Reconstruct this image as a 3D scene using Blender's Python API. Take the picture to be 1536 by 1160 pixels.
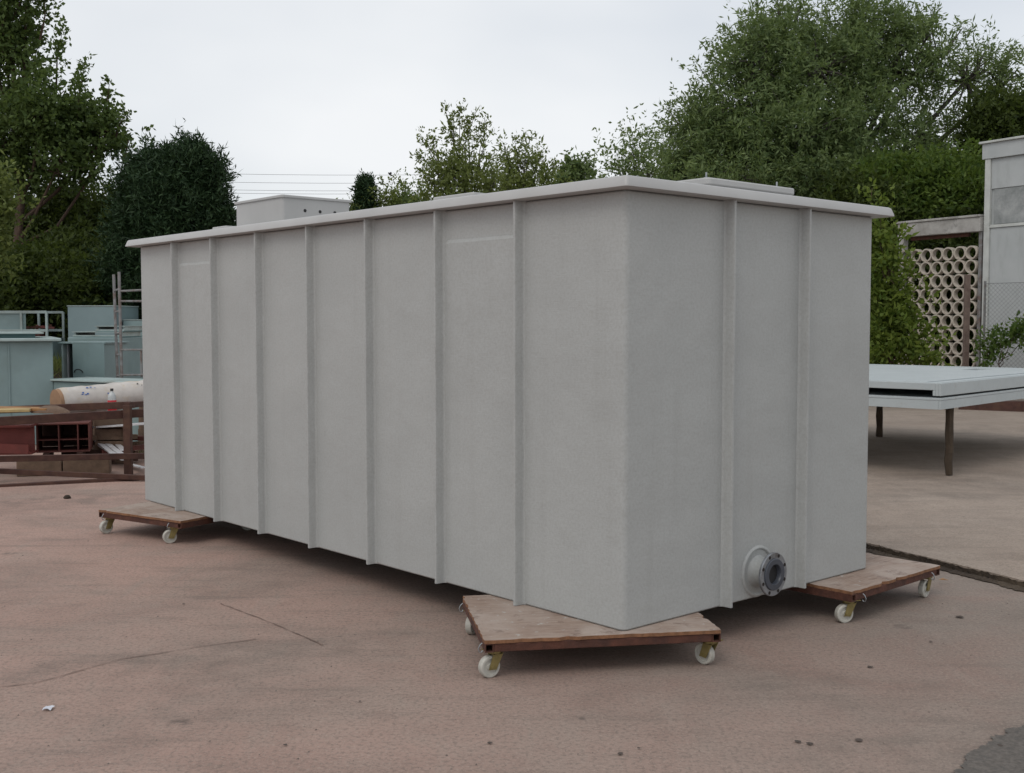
import bpy, math, random
import numpy as np
from mathutils import Vector, Matrix

for o in list(bpy.data.objects):
    bpy.data.objects.remove(o)
S = bpy.context.scene
COL = S.collection

# ------------------------------------------------------------------ camera
CAM_H, FPX = 1.6, 1716.0
PITCH = math.atan(96 / FPX)
cd = bpy.data.cameras.new('camera')
cd.sensor_width = 36.0
cd.lens = FPX / 1536 * 36.0
cd.clip_start, cd.clip_end = 0.05, 1500
cam = bpy.data.objects.new('camera', cd)
COL.objects.link(cam)
cam.location = (0, 0, CAM_H)
cam.rotation_euler = (math.pi / 2 - PITCH, 0, 0)
S.camera = cam

# ------------------------------------------------------------------ overcast daylight
SUN_EL, SUN_AZ = math.radians(50), math.radians(213)      # azimuth clockwise from +Y (north)
W = bpy.data.worlds.new('World')
S.world = W
W.use_nodes = True
nt = W.node_tree
nt.nodes.clear()
wo = nt.nodes.new('ShaderNodeOutputWorld')
bg = nt.nodes.new('ShaderNodeBackground')
bg.inputs['Strength'].default_value = 0.1
sky = nt.nodes.new('ShaderNodeTexSky')
sky.sky_type = 'NISHITA'
sky.sun_disc = False
sky.sun_elevation = SUN_EL
sky.sun_rotation = SUN_AZ
sky.air_density, sky.dust_density, sky.ozone_density = 1.0, 2.0, 1.0
tc = nt.nodes.new('ShaderNodeTexCoord')
mp = nt.nodes.new('ShaderNodeMapping')
mp.inputs['Location'].default_value = (0.55, 0.2, 0.0)
mp.inputs['Scale'].default_value = (1.0, 1.0, 2.2)
nz = nt.nodes.new('ShaderNodeTexNoise')
nz.inputs['Scale'].default_value = 1.7
nz.inputs['Detail'].default_value = 4.0
nz.inputs['Roughness'].default_value = 0.45
rp = nt.nodes.new('ShaderNodeValToRGB')
rp.color_ramp.elements[0].position, rp.color_ramp.elements[0].color = 0.34, (0.62, 0.62, 0.62, 1)
rp.color_ramp.elements[1].position, rp.color_ramp.elements[1].color = 0.60, (0.98, 0.98, 0.98, 1)
mx = nt.nodes.new('ShaderNodeMix')
mx.data_type = 'RGBA'
mx.inputs['B'].default_value = (9.1, 9.3, 9.5, 1)       # the cloud layer's own radiance
nt.links.new(tc.outputs['Generated'], mp.inputs['Vector'])
nt.links.new(mp.outputs['Vector'], nz.inputs['Vector'])
nt.links.new(nz.outputs['Fac'], rp.inputs['Fac'])
nt.links.new(rp.outputs['Color'], mx.inputs['Factor'])
nt.links.new(sky.outputs['Color'], mx.inputs['A'])
nt.links.new(mx.outputs['Result'], bg.inputs['Color'])
nt.links.new(bg.outputs['Background'], wo.inputs['Surface'])

sd = bpy.data.lights.new('sun', 'SUN')
sd.energy = 0.75
sd.angle = math.radians(30)
sd.color = (1.0, 0.95, 0.88)
sun = bpy.data.objects.new('sun', sd)
COL.objects.link(sun)
sdir = Vector((math.sin(SUN_AZ) * math.cos(SUN_EL), math.cos(SUN_AZ) * math.cos(SUN_EL), math.sin(SUN_EL)))
sun.rotation_euler = sdir.to_track_quat('Z', 'Y').to_euler()
sun.location = sdir * 60

S.view_settings.view_transform = 'Standard'
S.view_settings.look = 'None'
S.view_settings.exposure = 0.0
S.view_settings.gamma = 1.0
S.view_settings.use_curve_mapping = False
S.render.engine = 'CYCLES'
S.cycles.max_bounces = 8
S.cycles.transparent_max_bounces = 8

# ------------------------------------------------------------------ helpers: layout
_fw = Vector((0, math.cos(PITCH), -math.sin(PITCH)))
_up = Vector((0, math.sin(PITCH), math.cos(PITCH)))
def at(px, py, y):
    """world point seen at pixel (px, py) of the 1536x1160 photograph, y metres away"""
    d = Vector((1, 0, 0)) * ((px - 768) / FPX) + _up * ((580 - py) / FPX) + _fw
    return Vector((0, 0, CAM_H)) + d * (y / d.y)
def gnd(px, py, z=0.0):
    d = Vector((1, 0, 0)) * ((px - 768) / FPX) + _up * ((580 - py) / FPX) + _fw
    return Vector((0, 0, CAM_H)) + d * ((z - CAM_H) / d.z)

# ------------------------------------------------------------------ helpers: objects
OFF = {}
def tag(o, label=None, cat=None, group=None, kind=None):
    if label: o['label'] = label
    if cat: o['category'] = cat
    if group: o['group'] = group
    if kind: o['kind'] = kind
    return o
def thing(name, loc, label, cat, group=None, rz=0.0):
    o = bpy.data.objects.new(name, None)
    o.empty_display_size = 0.2
    COL.objects.link(o)
    o.location = loc
    o.rotation_euler = (0, 0, rz)
    OFF[o.name] = Vector(loc) if rz == 0 else Vector((0, 0, 0))
    return tag(o, label, cat, group)
def link(name, me, parent=None, loc=None, rot=None):
    o = bpy.data.objects.new(name, me)
    COL.objects.link(o)
    if parent is not None:
        o.parent = parent
        OFF[o.name] = OFF.get(parent.name, Vector((0, 0, 0)))
    if loc is not None: o.location = loc
    if rot is not None: o.rotation_euler = rot
    return o
def copy_tree(o, parent=None):
    c = o.copy()
    COL.objects.link(c)
    c.parent = parent
    for ch in o.children: copy_tree(ch, c)
    return c

class MB:
    def __init__(s):
        s.v, s.f = [], []
    def add(s, vs, fs):
        n = len(s.v)
        s.v += [tuple(p) for p in vs]
        s.f += [tuple(i + n for i in f) for f in fs]
        return s
    def box(s, c, d, M=None):
        x, y, z = d[0] / 2, d[1] / 2, d[2] / 2
        vs = [Vector((a, b, e)) + Vector(c) for e in (-z, z) for a, b in ((-x, -y), (x, -y), (x, y), (-x, y))]
        if M is not None: vs = [M @ p for p in vs]
        return s.add(vs, [(3, 2, 1, 0), (4, 5, 6, 7), (0, 1, 5, 4), (1, 2, 6, 5), (2, 3, 7, 6), (3, 0, 4, 7)])
    def beam(s, p0, p1, w, h, roll=0.0):
        p0, p1 = Vector(p0), Vector(p1)
        a = (p1 - p0).normalized()
        side = a.cross(Vector((0, 0, 1)))
        side = side.normalized() if side.length > 1e-4 else Vector((1, 0, 0))
        u = side.cross(a).normalized()
        if roll:
            R = Matrix.Rotation(roll, 3, a)
            side, u = R @ side, R @ u
        vs = [p + side * (sx * w / 2) + u * (sz * h / 2) for p in (p0, p1) for sx, sz in ((-1, -1), (1, -1), (1, 1), (-1, 1))]
        return s.add(vs, [(0, 3, 2, 1)[::-1], (4, 7, 6, 5), (0, 4, 5, 1), (1, 5, 6, 2), (2, 6, 7, 3), (3, 7, 4, 0)])
    def tube(s, pts, rs, n=8, cap=True):
        pts = [Vector(p) for p in pts]
        if not hasattr(rs, '__len__'): rs = [rs] * len(pts)
        rings = []
        for i, p in enumerate(pts):
            a = (pts[min(i + 1, len(pts) - 1)] - pts[max(i - 1, 0)]).normalized()
            e = a.orthogonal().normalized() if i == 0 else (e - a * e.dot(a)).normalized()
            b = a.cross(e)
            rings.append([p + (e * math.cos(2 * math.pi * k / n) + b * math.sin(2 * math.pi * k / n)) * rs[i] for k in range(n)])
        vs = [q for r in rings for q in r]
        fs = [(i * n + k, i * n + (k + 1) % n, (i + 1) * n + (k + 1) % n, (i + 1) * n + k) for i in range(len(pts) - 1) for k in range(n)]
        if cap:
            fs.append(tuple(range(n))[::-1])
            fs.append(tuple((len(pts) - 1) * n + k for k in range(n)))
        return s.add(vs, fs)
    def prism(s, prof, z0, z1, M=None, cap=True):
        n = len(prof)
        vs = [Vector((p[0], p[1], z)) for z in (z0, z1) for p in prof]
        if M is not None: vs = [M @ p for p in vs]
        fs = [(k, (k + 1) % n, n + (k + 1) % n, n + k) for k in range(n)]
        if cap:
            fs += [tuple(range(n))[::-1], tuple(range(n, 2 * n))]
        return s.add(vs, fs)
    def lathe(s, prof, n=24, M=None, closed=False):
        """prof: (r, z) pairs, revolved about Z"""
        m = len(prof)
        vs = [Vector((r * math.cos(2 * math.pi * k / n), r * math.sin(2 * math.pi * k / n), z)) for r, z in prof for k in range(n)]
        if M is not None: vs = [M @ p for p in vs]
        fs = []
        for i in range(m if closed else m - 1):
            j = (i + 1) % m
            fs += [(i * n + k, i * n + (k + 1) % n, j * n + (k + 1) % n, j * n + k) for k in range(n)]
        if not closed:
            if prof[0][0] > 1e-6: fs.append(tuple(range(n))[::-1])
            if prof[-1][0] > 1e-6: fs.append(tuple((m - 1) * n + k for k in range(n)))
        return s.add(vs, fs)
    def mesh(s, name, mat, off=None, smooth=None):
        me = bpy.data.meshes.new(name)
        vs = s.v if off is None else [(a - off[0], b - off[1], c - off[2]) for a, b, c in s.v]
        me.from_pydata(vs, [], s.f)
        me.validate()
        if mat is not None: me.materials.append(mat)
        if smooth is not None:
            me.shade_smooth()
            me.set_sharp_from_angle(angle=math.radians(smooth))
        me.update()
        return me
    def build(s, name, mat, parent=None, bevel=0.0, seg=2, smooth=None, base=None, rot=None):
        """verts are in the frame of the thing (or the world, for a thing that is not turned)"""
        off = OFF.get(parent.name, Vector((0, 0, 0))) if parent is not None else (Vector(base) if base is not None else None)
        o = link(name, s.mesh(name, mat, off, smooth), parent, loc=base if parent is None else None)
        if bevel:
            b = o.modifiers.new('bevel', 'BEVEL')
            b.width, b.segments, b.limit_method, b.angle_limit = bevel, seg, 'ANGLE', math.radians(40)
            b.harden_normals = False
        return o

# ------------------------------------------------------------------ helpers: materials
class NT:
    def __init__(s, name):
        s.m = bpy.data.materials.new(name)
        s.m.use_nodes = True
        s.t = s.m.node_tree
        s.t.nodes.clear()
        s.out = s.n('ShaderNodeOutputMaterial')
        s.p = s.n('ShaderNodeBsdfPrincipled')
        s.t.links.new(s.p.outputs[0], s.out.inputs['Surface'])
        s.co = s.n('ShaderNodeTexCoord').outputs['Object']
    def n(s, k): return s.t.nodes.new(k)
    def l(s, a, b): s.t.links.new(a, b)
    def world(s):
        s.co = s.n('ShaderNodeNewGeometry').outputs['Position']
        return s
    def map(s, scale=(1, 1, 1), rot=(0, 0, 0), loc=(0, 0, 0)):
        m = s.n('ShaderNodeMapping')
        m.inputs['Scale'].default_value, m.inputs['Rotation'].default_value, m.inputs['Location'].default_value = scale, rot, loc
        s.l(s.co, m.inputs['Vector'])
        return m.outputs[0]
    def noise(s, scale, detail=5, rough=0.55, vec=None, dist=0.0):
        n = s.n('ShaderNodeTexNoise')
        n.inputs['Scale'].default_value, n.inputs['Detail'].default_value = scale, detail
        n.inputs['Roughness'].default_value, n.inputs['Distortion'].default_value = rough, dist
        s.l(vec or s.co, n.inputs['Vector'])
        return n.outputs['Fac']
    def voro(s, scale, vec=None, feature='F1', out='Distance'):
        n = s.n('ShaderNodeTexVoronoi')
        n.feature = feature
        n.inputs['Scale'].default_value = scale
        s.l(vec or s.co, n.inputs['Vector'])
        return n.outputs[out]
    def ramp(s, fac, a, b, ca=(0, 0, 0), cb=(1, 1, 1)):
        if a > b: a, b, ca, cb = b, a, cb, ca
        r = s.n('ShaderNodeValToRGB')
        e = r.color_ramp.elements
        e[0].position, e[0].color = a, (*ca, 1)
        e[1].position, e[1].color = b, (*cb, 1)
        s.l(fac, r.inputs['Fac'])
        return r.outputs['Color']
    def mix(s, fac, a, b, mode='MIX'):
        m = s.n('ShaderNodeMix')
        m.data_type, m.blend_type = 'RGBA', mode
        for sock, v in (('Factor', fac), ('A', a), ('B', b)):
            i = [q for q in m.inputs if q.name == sock and (q.type == 'RGBA' or sock == 'Factor') and q.enabled][0] if sock != 'Factor' else m.inputs[0]
            if hasattr(v, 'is_output'): s.l(v, i)
            elif sock == 'Factor': i.default_value = v
            else: i.default_value = (*v, 1)
        return [q for q in m.outputs if q.type == 'RGBA'][0]
    def mul(s, a, k):
        m = s.n('ShaderNodeMath')
        m.operation = 'MULTIPLY'
        s.l(a, m.inputs[0])
        if hasattr(k, 'is_output'): s.l(k, m.inputs[1])
        else: m.inputs[1].default_value = k
        return m.outputs[0]
    def add(s, a, b):
        m = s.n('ShaderNodeMath')
        m.operation = 'ADD'
        s.l(a, m.inputs[0])
        if hasattr(b, 'is_output'): s.l(b, m.inputs[1])
        else: m.inputs[1].default_value = b
        return m.outputs[0]
    def done(s, color, rough=0.6, bump=None, dist=0.01, strength=1.0, metal=0.0, spec=0.5):
        i = s.p.inputs['Base Color']
        if hasattr(color, 'is_output'): s.l(color, i)
        else: i.default_value = (*color, 1)
        if hasattr(rough, 'is_output'): s.l(rough, s.p.inputs['Roughness'])
        else: s.p.inputs['Roughness'].default_value = rough
        s.p.inputs['Metallic'].default_value = metal
        s.p.inputs['Specular IOR Level'].default_value = spec
        if bump is not None:
            b = s.n('ShaderNodeBump')
            b.inputs['Strength'].default_value, b.inputs['Distance'].default_value = strength, dist
            s.l(bump, b.inputs['Height'])
            s.l(b.outputs[0], s.p.inputs['Normal'])
        return s.m
def rgb(r, g, b):
    f = lambda c: (c / 255 / 12.92) if c <= 10 else ((c / 255 + 0.055) / 1.055) ** 2.4
    return (f(r), f(g), f(b))
def simple(name, c, rough=0.6, var=0.25, scale=6.0, bump=0.3, bscale=40.0, dist=0.003, metal=0.0, dirt=None, spec=0.5):
    m = NT(name)
    d = tuple(x * (1 - var) for x in c)
    col = m.mix(m.ramp(m.noise(scale, 6), 0.3, 0.7), d, c)
    if dirt is not None:
        col = m.mix(m.mul(m.ramp(m.noise(scale * 0.6, 8, 0.65, dist=0.4), 0.48, 0.7), 0.85), col, dirt)
    return m.done(col, rough, m.noise(bscale, 4), dist, bump, metal, spec)

M = {}
# fibreglass gel coat: grey, faintly mottled, with a fine woven relief
m = NT('grey_fibreglass')
c1 = m.mix(m.ramp(m.noise(1.1, 5, 0.6), 0.25, 0.75), (0.366, 0.380, 0.376), (0.408, 0.420, 0.414))
c1 = m.mix(m.mul(m.ramp(m.noise(70, 4, 0.7), 0.42, 0.66), 0.40), c1, (0.28, 0.28, 0.265))
c1 = m.mix(m.mul(m.ramp(m.noise(9, 6, 0.6, m.map((1, 1, 0.06))), 0.54, 0.76), 0.20), c1, (0.27, 0.272, 0.26))
c1 = m.mix(m.mul(m.ramp(m.noise(3.2, 8, 0.68, m.map((1, 1, 0.5), loc=(4, 2, 1)), 0.5), 0.55, 0.70), 0.12), c1, (0.43, 0.435, 0.425))
c1 = m.mix(m.mul(m.ramp(m.noise(26, 6, 0.7, m.map((1, 1, 0.35))), 0.62, 0.72), 0.30), c1, (0.25, 0.25, 0.24))
wv = m.noise(1.0, 2, 0.5, m.map((14, 14, 240)))
bm = m.add(m.mul(m.noise(2.3, 3, 0.5), 11.0), m.add(m.mul(wv, 0.35), m.mul(m.noise(130, 3), 0.25)))
M['grp'] = m.done(c1, m.ramp(m.noise(7, 4), 0.2, 0.8, (0.42,) * 3, (0.56,) * 3), bm, 0.002, 0.75, spec=0.4)
M['tank_shade'] = simple('dark_underside_shade', (0.07, 0.068, 0.055), 0.7, 0.3, 3, 0.4, 40, 0.003)  # dark colour to cut light bounced off the tank's underside
M['grp_lip'] = simple('smooth_grey_gelcoat', (0.43, 0.43, 0.425), 0.42, 0.12, 3.0, 0.15, 60, 0.002)  # paler than the walls: sky light on the lip put into colour; hatches share it
m = NT('pale_fibreglass')
c1 = m.mix(m.ramp(m.noise(2.0, 5, 0.6), 0.25, 0.75), (0.39, 0.43, 0.44), (0.46, 0.50, 0.51))
c1 = m.mix(m.mul(m.ramp(m.noise(14, 6, 0.65), 0.55, 0.75), 0.4), c1, (0.30, 0.29, 0.26))
M['grp_pale'] = m.done(c1, 0.5, m.noise(60, 4), 0.002, 0.5)
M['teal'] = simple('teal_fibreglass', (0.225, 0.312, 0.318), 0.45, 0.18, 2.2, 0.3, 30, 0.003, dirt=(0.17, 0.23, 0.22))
M['teal_shade'] = simple('shaded_teal_fibreglass', (0.10, 0.20, 0.205), 0.5, 0.2, 2.0, 0.3, 30, 0.003)  # darker copy of the teal, painting shade into gaps and recesses
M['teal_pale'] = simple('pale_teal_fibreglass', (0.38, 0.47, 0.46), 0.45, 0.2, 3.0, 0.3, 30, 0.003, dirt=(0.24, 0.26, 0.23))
M['rust'] = simple('rusty_steel', (0.115, 0.042, 0.026), 0.8, 0.55, 14, 0.8, 70, 0.004, dirt=(0.045, 0.02, 0.016))
M['rust_dark'] = simple('dark_rusty_steel', (0.085, 0.036, 0.026), 0.8, 0.5, 10, 0.7, 60, 0.004, dirt=(0.10, 0.05, 0.03))
M['oxide'] = simple('red_oxide_paint', (0.23, 0.052, 0.042), 0.65, 0.35, 5, 0.4, 40, 0.003, dirt=(0.09, 0.035, 0.03))
M['oxide_brown'] = simple('brown_oxide_paint', (0.165, 0.048, 0.038), 0.65, 0.4, 5, 0.4, 40, 0.003, dirt=(0.045, 0.025, 0.02))
m = NT('worn_plywood')
g = m.noise(6, 6, 0.65, m.map((1.2, 14, 6)), 0.3)
c1 = m.mix(m.ramp(g, 0.3, 0.75), (0.20, 0.135, 0.105), (0.40, 0.305, 0.245))
c1 = m.mix(m.mul(m.ramp(m.noise(3.4, 6, 0.6), 0.42, 0.66), 0.8), c1, (0.40, 0.33, 0.285))
c1 = m.mix(m.mul(m.ramp(m.noise(8, 8, 0.7), 0.56, 0.68), 0.75), c1, (0.10, 0.055, 0.04))
c1 = m.mix(m.ramp(m.noise(22, 5, 0.6), 0.62, 0.7), c1, (0.44, 0.42, 0.39))
M['ply'] = m.done(c1, 0.8, m.add(g, m.noise(50, 4)), 0.004, 0.6)
M['plyedge'] = simple('plywood_edge', (0.27, 0.13, 0.065), 0.85, 0.5, 30, 0.8, 90, 0.004)
M['nylon'] = simple('white_nylon', (0.52, 0.51, 0.46), 0.5, 0.25, 14, 0.1, 60, 0.001, dirt=(0.24, 0.205, 0.165))
M['zinc'] = simple('yellow_zinc', (0.33, 0.27, 0.11), 0.4, 0.35, 30, 0.2, 60, 0.001, 0.55, dirt=(0.17, 0.12, 0.06))
M['galv'] = simple('galvanised_steel', (0.36, 0.38, 0.40), 0.42, 0.3, 18, 0.3, 70, 0.001, 0.7)
M['flange'] = simple('blue_grey_steel', (0.34, 0.36, 0.385), 0.36, 0.3, 22, 0.3, 70, 0.001, 0.6, dirt=(0.12, 0.11, 0.105))
M['pvc'] = simple('dark_grey_plastic', (0.060, 0.068, 0.085), 0.35, 0.2, 12, 0.1, 60, 0.001)
M['rubber'] = simple('black_rubber', (0.015, 0.015, 0.016), 0.7, 0.2, 20, 0.2, 60, 0.001)
M['hole_shade'] = simple('painted_hole_shade', (0.02, 0.014, 0.012), 0.9, 0.3, 20, 0.2, 60, 0.001)  # near black that paints the shade inside holes
M['mossy'] = simple('mossy_weathered_timber', (0.082, 0.058, 0.038), 0.95, 0.5, 12, 1.0, 40, 0.01, dirt=(0.04, 0.032, 0.024))
M['timber'] = simple('old_timber', (0.19, 0.125, 0.085), 0.9, 0.4, 9, 0.8, 50, 0.006, dirt=(0.10, 0.062, 0.045))
M['timber_new'] = simple('orange_timber', (0.36, 0.19, 0.075), 0.8, 0.35, 9, 0.6, 50, 0.004)
M['board'] = simple('yellow_board', (0.50, 0.37, 0.17), 0.8, 0.25, 9, 0.4, 50, 0.003)
M['white'] = simple('white_plastic', (0.66, 0.66, 0.68), 0.5, 0.2, 8, 0.3, 30, 0.003, dirt=(0.45, 0.43, 0.42))
M['wrap'] = simple('creamy_plastic_wrap', (0.60, 0.56, 0.52), 0.45, 0.25, 6, 0.5, 16, 0.006, dirt=(0.46, 0.34, 0.18))
M['bottle'] = simple('cloudy_plastic', (0.50, 0.52, 0.52), 0.25, 0.2, 20, 0.1, 40, 0.001)
M['card'] = simple('brown_cardboard', (0.36, 0.22, 0.13), 0.9, 0.25, 8, 0.3, 40, 0.003)
M['red'] = simple('red_sticker', (0.55, 0.02, 0.03), 0.5, 0.1, 8, 0.1, 40, 0.001)
M['blue'] = simple('blue_print', (0.05, 0.12, 0.36), 0.6, 0.1, 8, 0.1, 40, 0.001)
M['black'] = simple('black_print', (0.02, 0.02, 0.02), 0.6, 0.1, 8, 0.1, 40, 0.001)
M['pole'] = simple('grey_scaffold_tube', (0.27, 0.27, 0.27), 0.6, 0.4, 12, 0.5, 60, 0.002, 0.3, dirt=(0.14, 0.075, 0.05))
m = NT('mottled_concrete')
c1 = m.mix(m.ramp(m.noise(3.5, 8, 0.65), 0.3, 0.7), (0.24, 0.23, 0.215), (0.45, 0.44, 0.42))
c1 = m.mix(m.ramp(m.noise(1.7, 8, 0.7), 0.55, 0.68), c1, (0.12, 0.12, 0.115))
M['concrete'] = m.done(c1, 0.9, m.noise(40, 6), 0.006, 0.6)
M['ring'] = simple('cream_concrete_pipe', (0.54, 0.49, 0.42), 0.9, 0.3, 6, 0.6, 50, 0.004, dirt=(0.33, 0.27, 0.22))
m = NT('pale_wall_panel')
c1 = m.mix(m.ramp(m.noise(1.3, 6, 0.6), 0.3, 0.75), (0.37, 0.395, 0.40), (0.46, 0.48, 0.485))
c1 = m.mix(m.mul(m.ramp(m.noise(3.0, 8, 0.65, m.map((1, 1, 0.25))), 0.52, 0.75), 0.6), c1, (0.27, 0.285, 0.28))
M['wallpanel'] = m.done(c1, 0.7, m.noise(30, 5), 0.004, 0.4)
m = NT('stained_grey_render')
c1 = m.mix(m.ramp(m.noise(3.0, 8, 0.7), 0.35, 0.65), (0.20, 0.215, 0.215), (0.36, 0.375, 0.375))
M['render'] = m.done(c1, 0.9, m.noise(30, 5), 0.005, 0.5)
M['trim'] = simple('white_trim', (0.55, 0.57, 0.55), 0.6, 0.2, 4, 0.3, 40, 0.003, dirt=(0.36, 0.37, 0.34))
M['brown_post'] = simple('brown_post_paint', (0.185, 0.135, 0.112), 0.85, 0.35, 10, 0.6, 40, 0.005, dirt=(0.09, 0.055, 0.045))
M['wire'] = simple('galvanised_wire', (0.24, 0.25, 0.25), 0.6, 0.2, 10, 0.1, 40, 0.001, 0.4)
M['cable'] = simple('black_cable', (0.05, 0.05, 0.055), 0.7, 0.1, 10, 0.1, 40, 0.001)
M['bark'] = simple('brown_bark', (0.105, 0.065, 0.045), 0.95, 0.5, 9, 1.0, 22, 0.02, dirt=(0.06, 0.045, 0.035))
M['bark_grey'] = simple('grey_bark', (0.10, 0.09, 0.08), 0.95, 0.5, 9, 1.0, 22, 0.02)
M['soil'] = simple('dark_soil', (0.060, 0.042, 0.030), 1.0, 0.5, 4, 1.0, 25, 0.03, dirt=(0.10, 0.075, 0.05))
M['crumb'] = simple('dark_dirt', (0.095, 0.075, 0.064), 1.0, 0.4, 12, 1.0, 60, 0.006)
M['joint'] = simple('dirt_filled_joint', (0.225, 0.155, 0.128), 1.0, 0.4, 12, 1.0, 60, 0.006)
M['paper'] = simple('white_paper', (0.62, 0.64, 0.70), 0.8, 0.1, 20, 0.2, 60, 0.001)
M['stone'] = simple('grit', (0.26, 0.21, 0.18), 0.9, 0.6, 30, 0.2, 60, 0.001)

# the yard's old concrete: reddish to the left, greyer and darker to the right, worn, speckled, oil spotted
def concrete(name, red, grey, mixshift):
    m = NT(name).world()
    sx = m.n('ShaderNodeSeparateXYZ')
    m.l(m.co, sx.inputs[0])
    k = lambda c, f: tuple(x * f for x in c)
    tint = m.add(m.mul(m.noise(0.55, 5, 0.55, dist=0.4), 1.0), m.add(m.mul(sx.outputs[0], 0.13), mixshift))
    c = m.mix(m.ramp(tint, 0.15, 0.95), red, grey)
    c = m.mix(m.mul(m.ramp(m.noise(1.1, 6, 0.6, dist=0.8), 0.44, 0.66), 0.55), c, k(grey, 1.28))
    c = m.mix(m.mul(m.ramp(m.noise(0.8, 6, 0.6, m.map(loc=(7, 3, 0)), 1.0), 0.50, 0.68), 0.55), c, k(red, 0.64))
    c = m.mix(m.mul(m.ramp(m.noise(1.5, 7, 0.65, m.map((0.7, 4.0, 1), (0, 0, 0.6))), 0.52, 0.70), 0.50), c, k(grey, 0.62))
    c = m.mix(m.mul(m.ramp(m.noise(1.7, 7, 0.65, m.map((4.5, 0.8, 1), (0, 0, 0.5), (3, 1, 0))), 0.55, 0.72), 0.45), c, k(grey, 1.35))
    c = m.mix(m.mul(m.ramp(m.noise(6.0, 7, 0.68), 0.48, 0.70), 0.38), c, k(red, 0.62))
    c = m.mix(m.mul(m.ramp(m.noise(48, 4, 0.75), 0.48, 0.62), 0.55), c, k(grey, 0.62))
    c = m.mix(m.mul(m.ramp(m.noise(80, 3, 0.7, m.map(loc=(3, 9, 0))), 0.54, 0.66), 0.55), c, k(grey, 1.7))
    blot = m.mul(m.ramp(m.noise(0.55, 5, 0.6, m.map(loc=(1.5, 12, 0)), 0.5), 0.50, 0.64), m.ramp(m.noise(4.0, 6, 0.7), 0.35, 0.6))
    c = m.mix(m.mul(blot, 0.5), c, k(grey, 0.50))
    spot = m.mul(m.ramp(m.voro(1.15, m.map(loc=(2.3, 5.1, 0))), 0.075, 0.03), m.ramp(m.noise(14, 4), 0.38, 0.55))
    c = m.mix(m.mul(spot, 0.65), c, (0.06, 0.05, 0.045))
    spot = m.mul(m.ramp(m.voro(5.0, m.map(loc=(4.3, 1.1, 0))), 0.10, 0.04), m.ramp(m.noise(3.1, 4), 0.52, 0.60))
    c = m.mix(m.mul(spot, 0.6), c, (0.08, 0.068, 0.06))
    h = m.add(m.mul(m.noise(60, 4, 0.65), 0.9), m.mul(m.noise(3.0, 5), 0.8))
    return m.done(c, m.ramp(m.noise(1.3, 6), 0.3, 0.7, (0.75,) * 3, (0.92,) * 3), h, 0.005, 0.7, spec=0.35)
M['yard'] = concrete('old_reddish_concrete', (0.415, 0.272, 0.224), (0.232, 0.190, 0.161), 0.08)
M['slab'] = concrete('far_concrete', (0.345, 0.268, 0.215), (0.290, 0.240, 0.200), -0.30)
M['asphalt'] = simple('grey_asphalt', (0.165, 0.145, 0.128), 0.9, 0.45, 60, 1.0, 120, 0.006, dirt=(0.085, 0.078, 0.072))

def leafmat(name, a, b, trans=0.4, rough=0.55):
    m = NT(name)
    g = m.n('ShaderNodeNewGeometry')
    c = m.mix(g.outputs['Random Per Island'], a, b)
    m.done(c, rough, spec=0.18)
    tr = m.n('ShaderNodeBsdfTranslucent')
    t = m.mix(0.5, c, (b[0] * 1.5, b[1] * 1.5, b[2] * 0.8))
    m.l(t, tr.inputs['Color'])
    ms = m.n('ShaderNodeMixShader')
    ms.inputs[0].default_value = trans
    m.l(m.p.outputs[0], ms.inputs[1])
    m.l(tr.outputs[0], ms.inputs[2])
    m.l(ms.outputs[0], m.out.inputs['Surface'])
    return m.m
M['leaf_poplar'] = leafmat('poplar_leaves', (0.040, 0.070, 0.020), (0.118, 0.168, 0.055))
M['leaf_conifer'] = leafmat('conifer_sprays', (0.013, 0.032, 0.014), (0.040, 0.072, 0.030), 0.12)
M['leaf_dark'] = leafmat('dark_shrub_leaves', (0.028, 0.046, 0.012), (0.080, 0.108, 0.028))
M['leaf_green'] = leafmat('green_shrub_leaves', (0.046, 0.088, 0.018), (0.130, 0.185, 0.042))
M['leaf_olive'] = leafmat('olive_leaves', (0.080, 0.110, 0.028), (0.190, 0.230, 0.080))
M['leaf_willow'] = leafmat('willow_leaves', (0.052, 0.090, 0.032), (0.190, 0.248, 0.108))
M['leaf_bright'] = leafmat('bright_bush_leaves', (0.062, 0.105, 0.018), (0.165, 0.215, 0.045))
M['leaf_ivy'] = leafmat('ivy_leaves', (0.040, 0.080, 0.018), (0.115, 0.170, 0.045))
M['grass'] = leafmat('grass_blades', (0.055, 0.085, 0.020), (0.130, 0.150, 0.050))

# ================================================================== SETTING: ground
def sheet(name, pts, z, mat, kind='structure'):
    mb = MB()
    mb.add([(p[0], p[1], z) for p in pts], [tuple(range(len(pts)))])
    return tag(mb.build(name, mat), kind=kind)
rnd = random.Random(7)
mb = MB()
mb.add([(-400, -60, 0), (400, -60, 0), (400, 700, 0), (-400, 700, 0)], [(0, 1, 2, 3)])
tag(mb.build('ground', M['yard']), 'reddish grey worn concrete yard', kind='structure')

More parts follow.
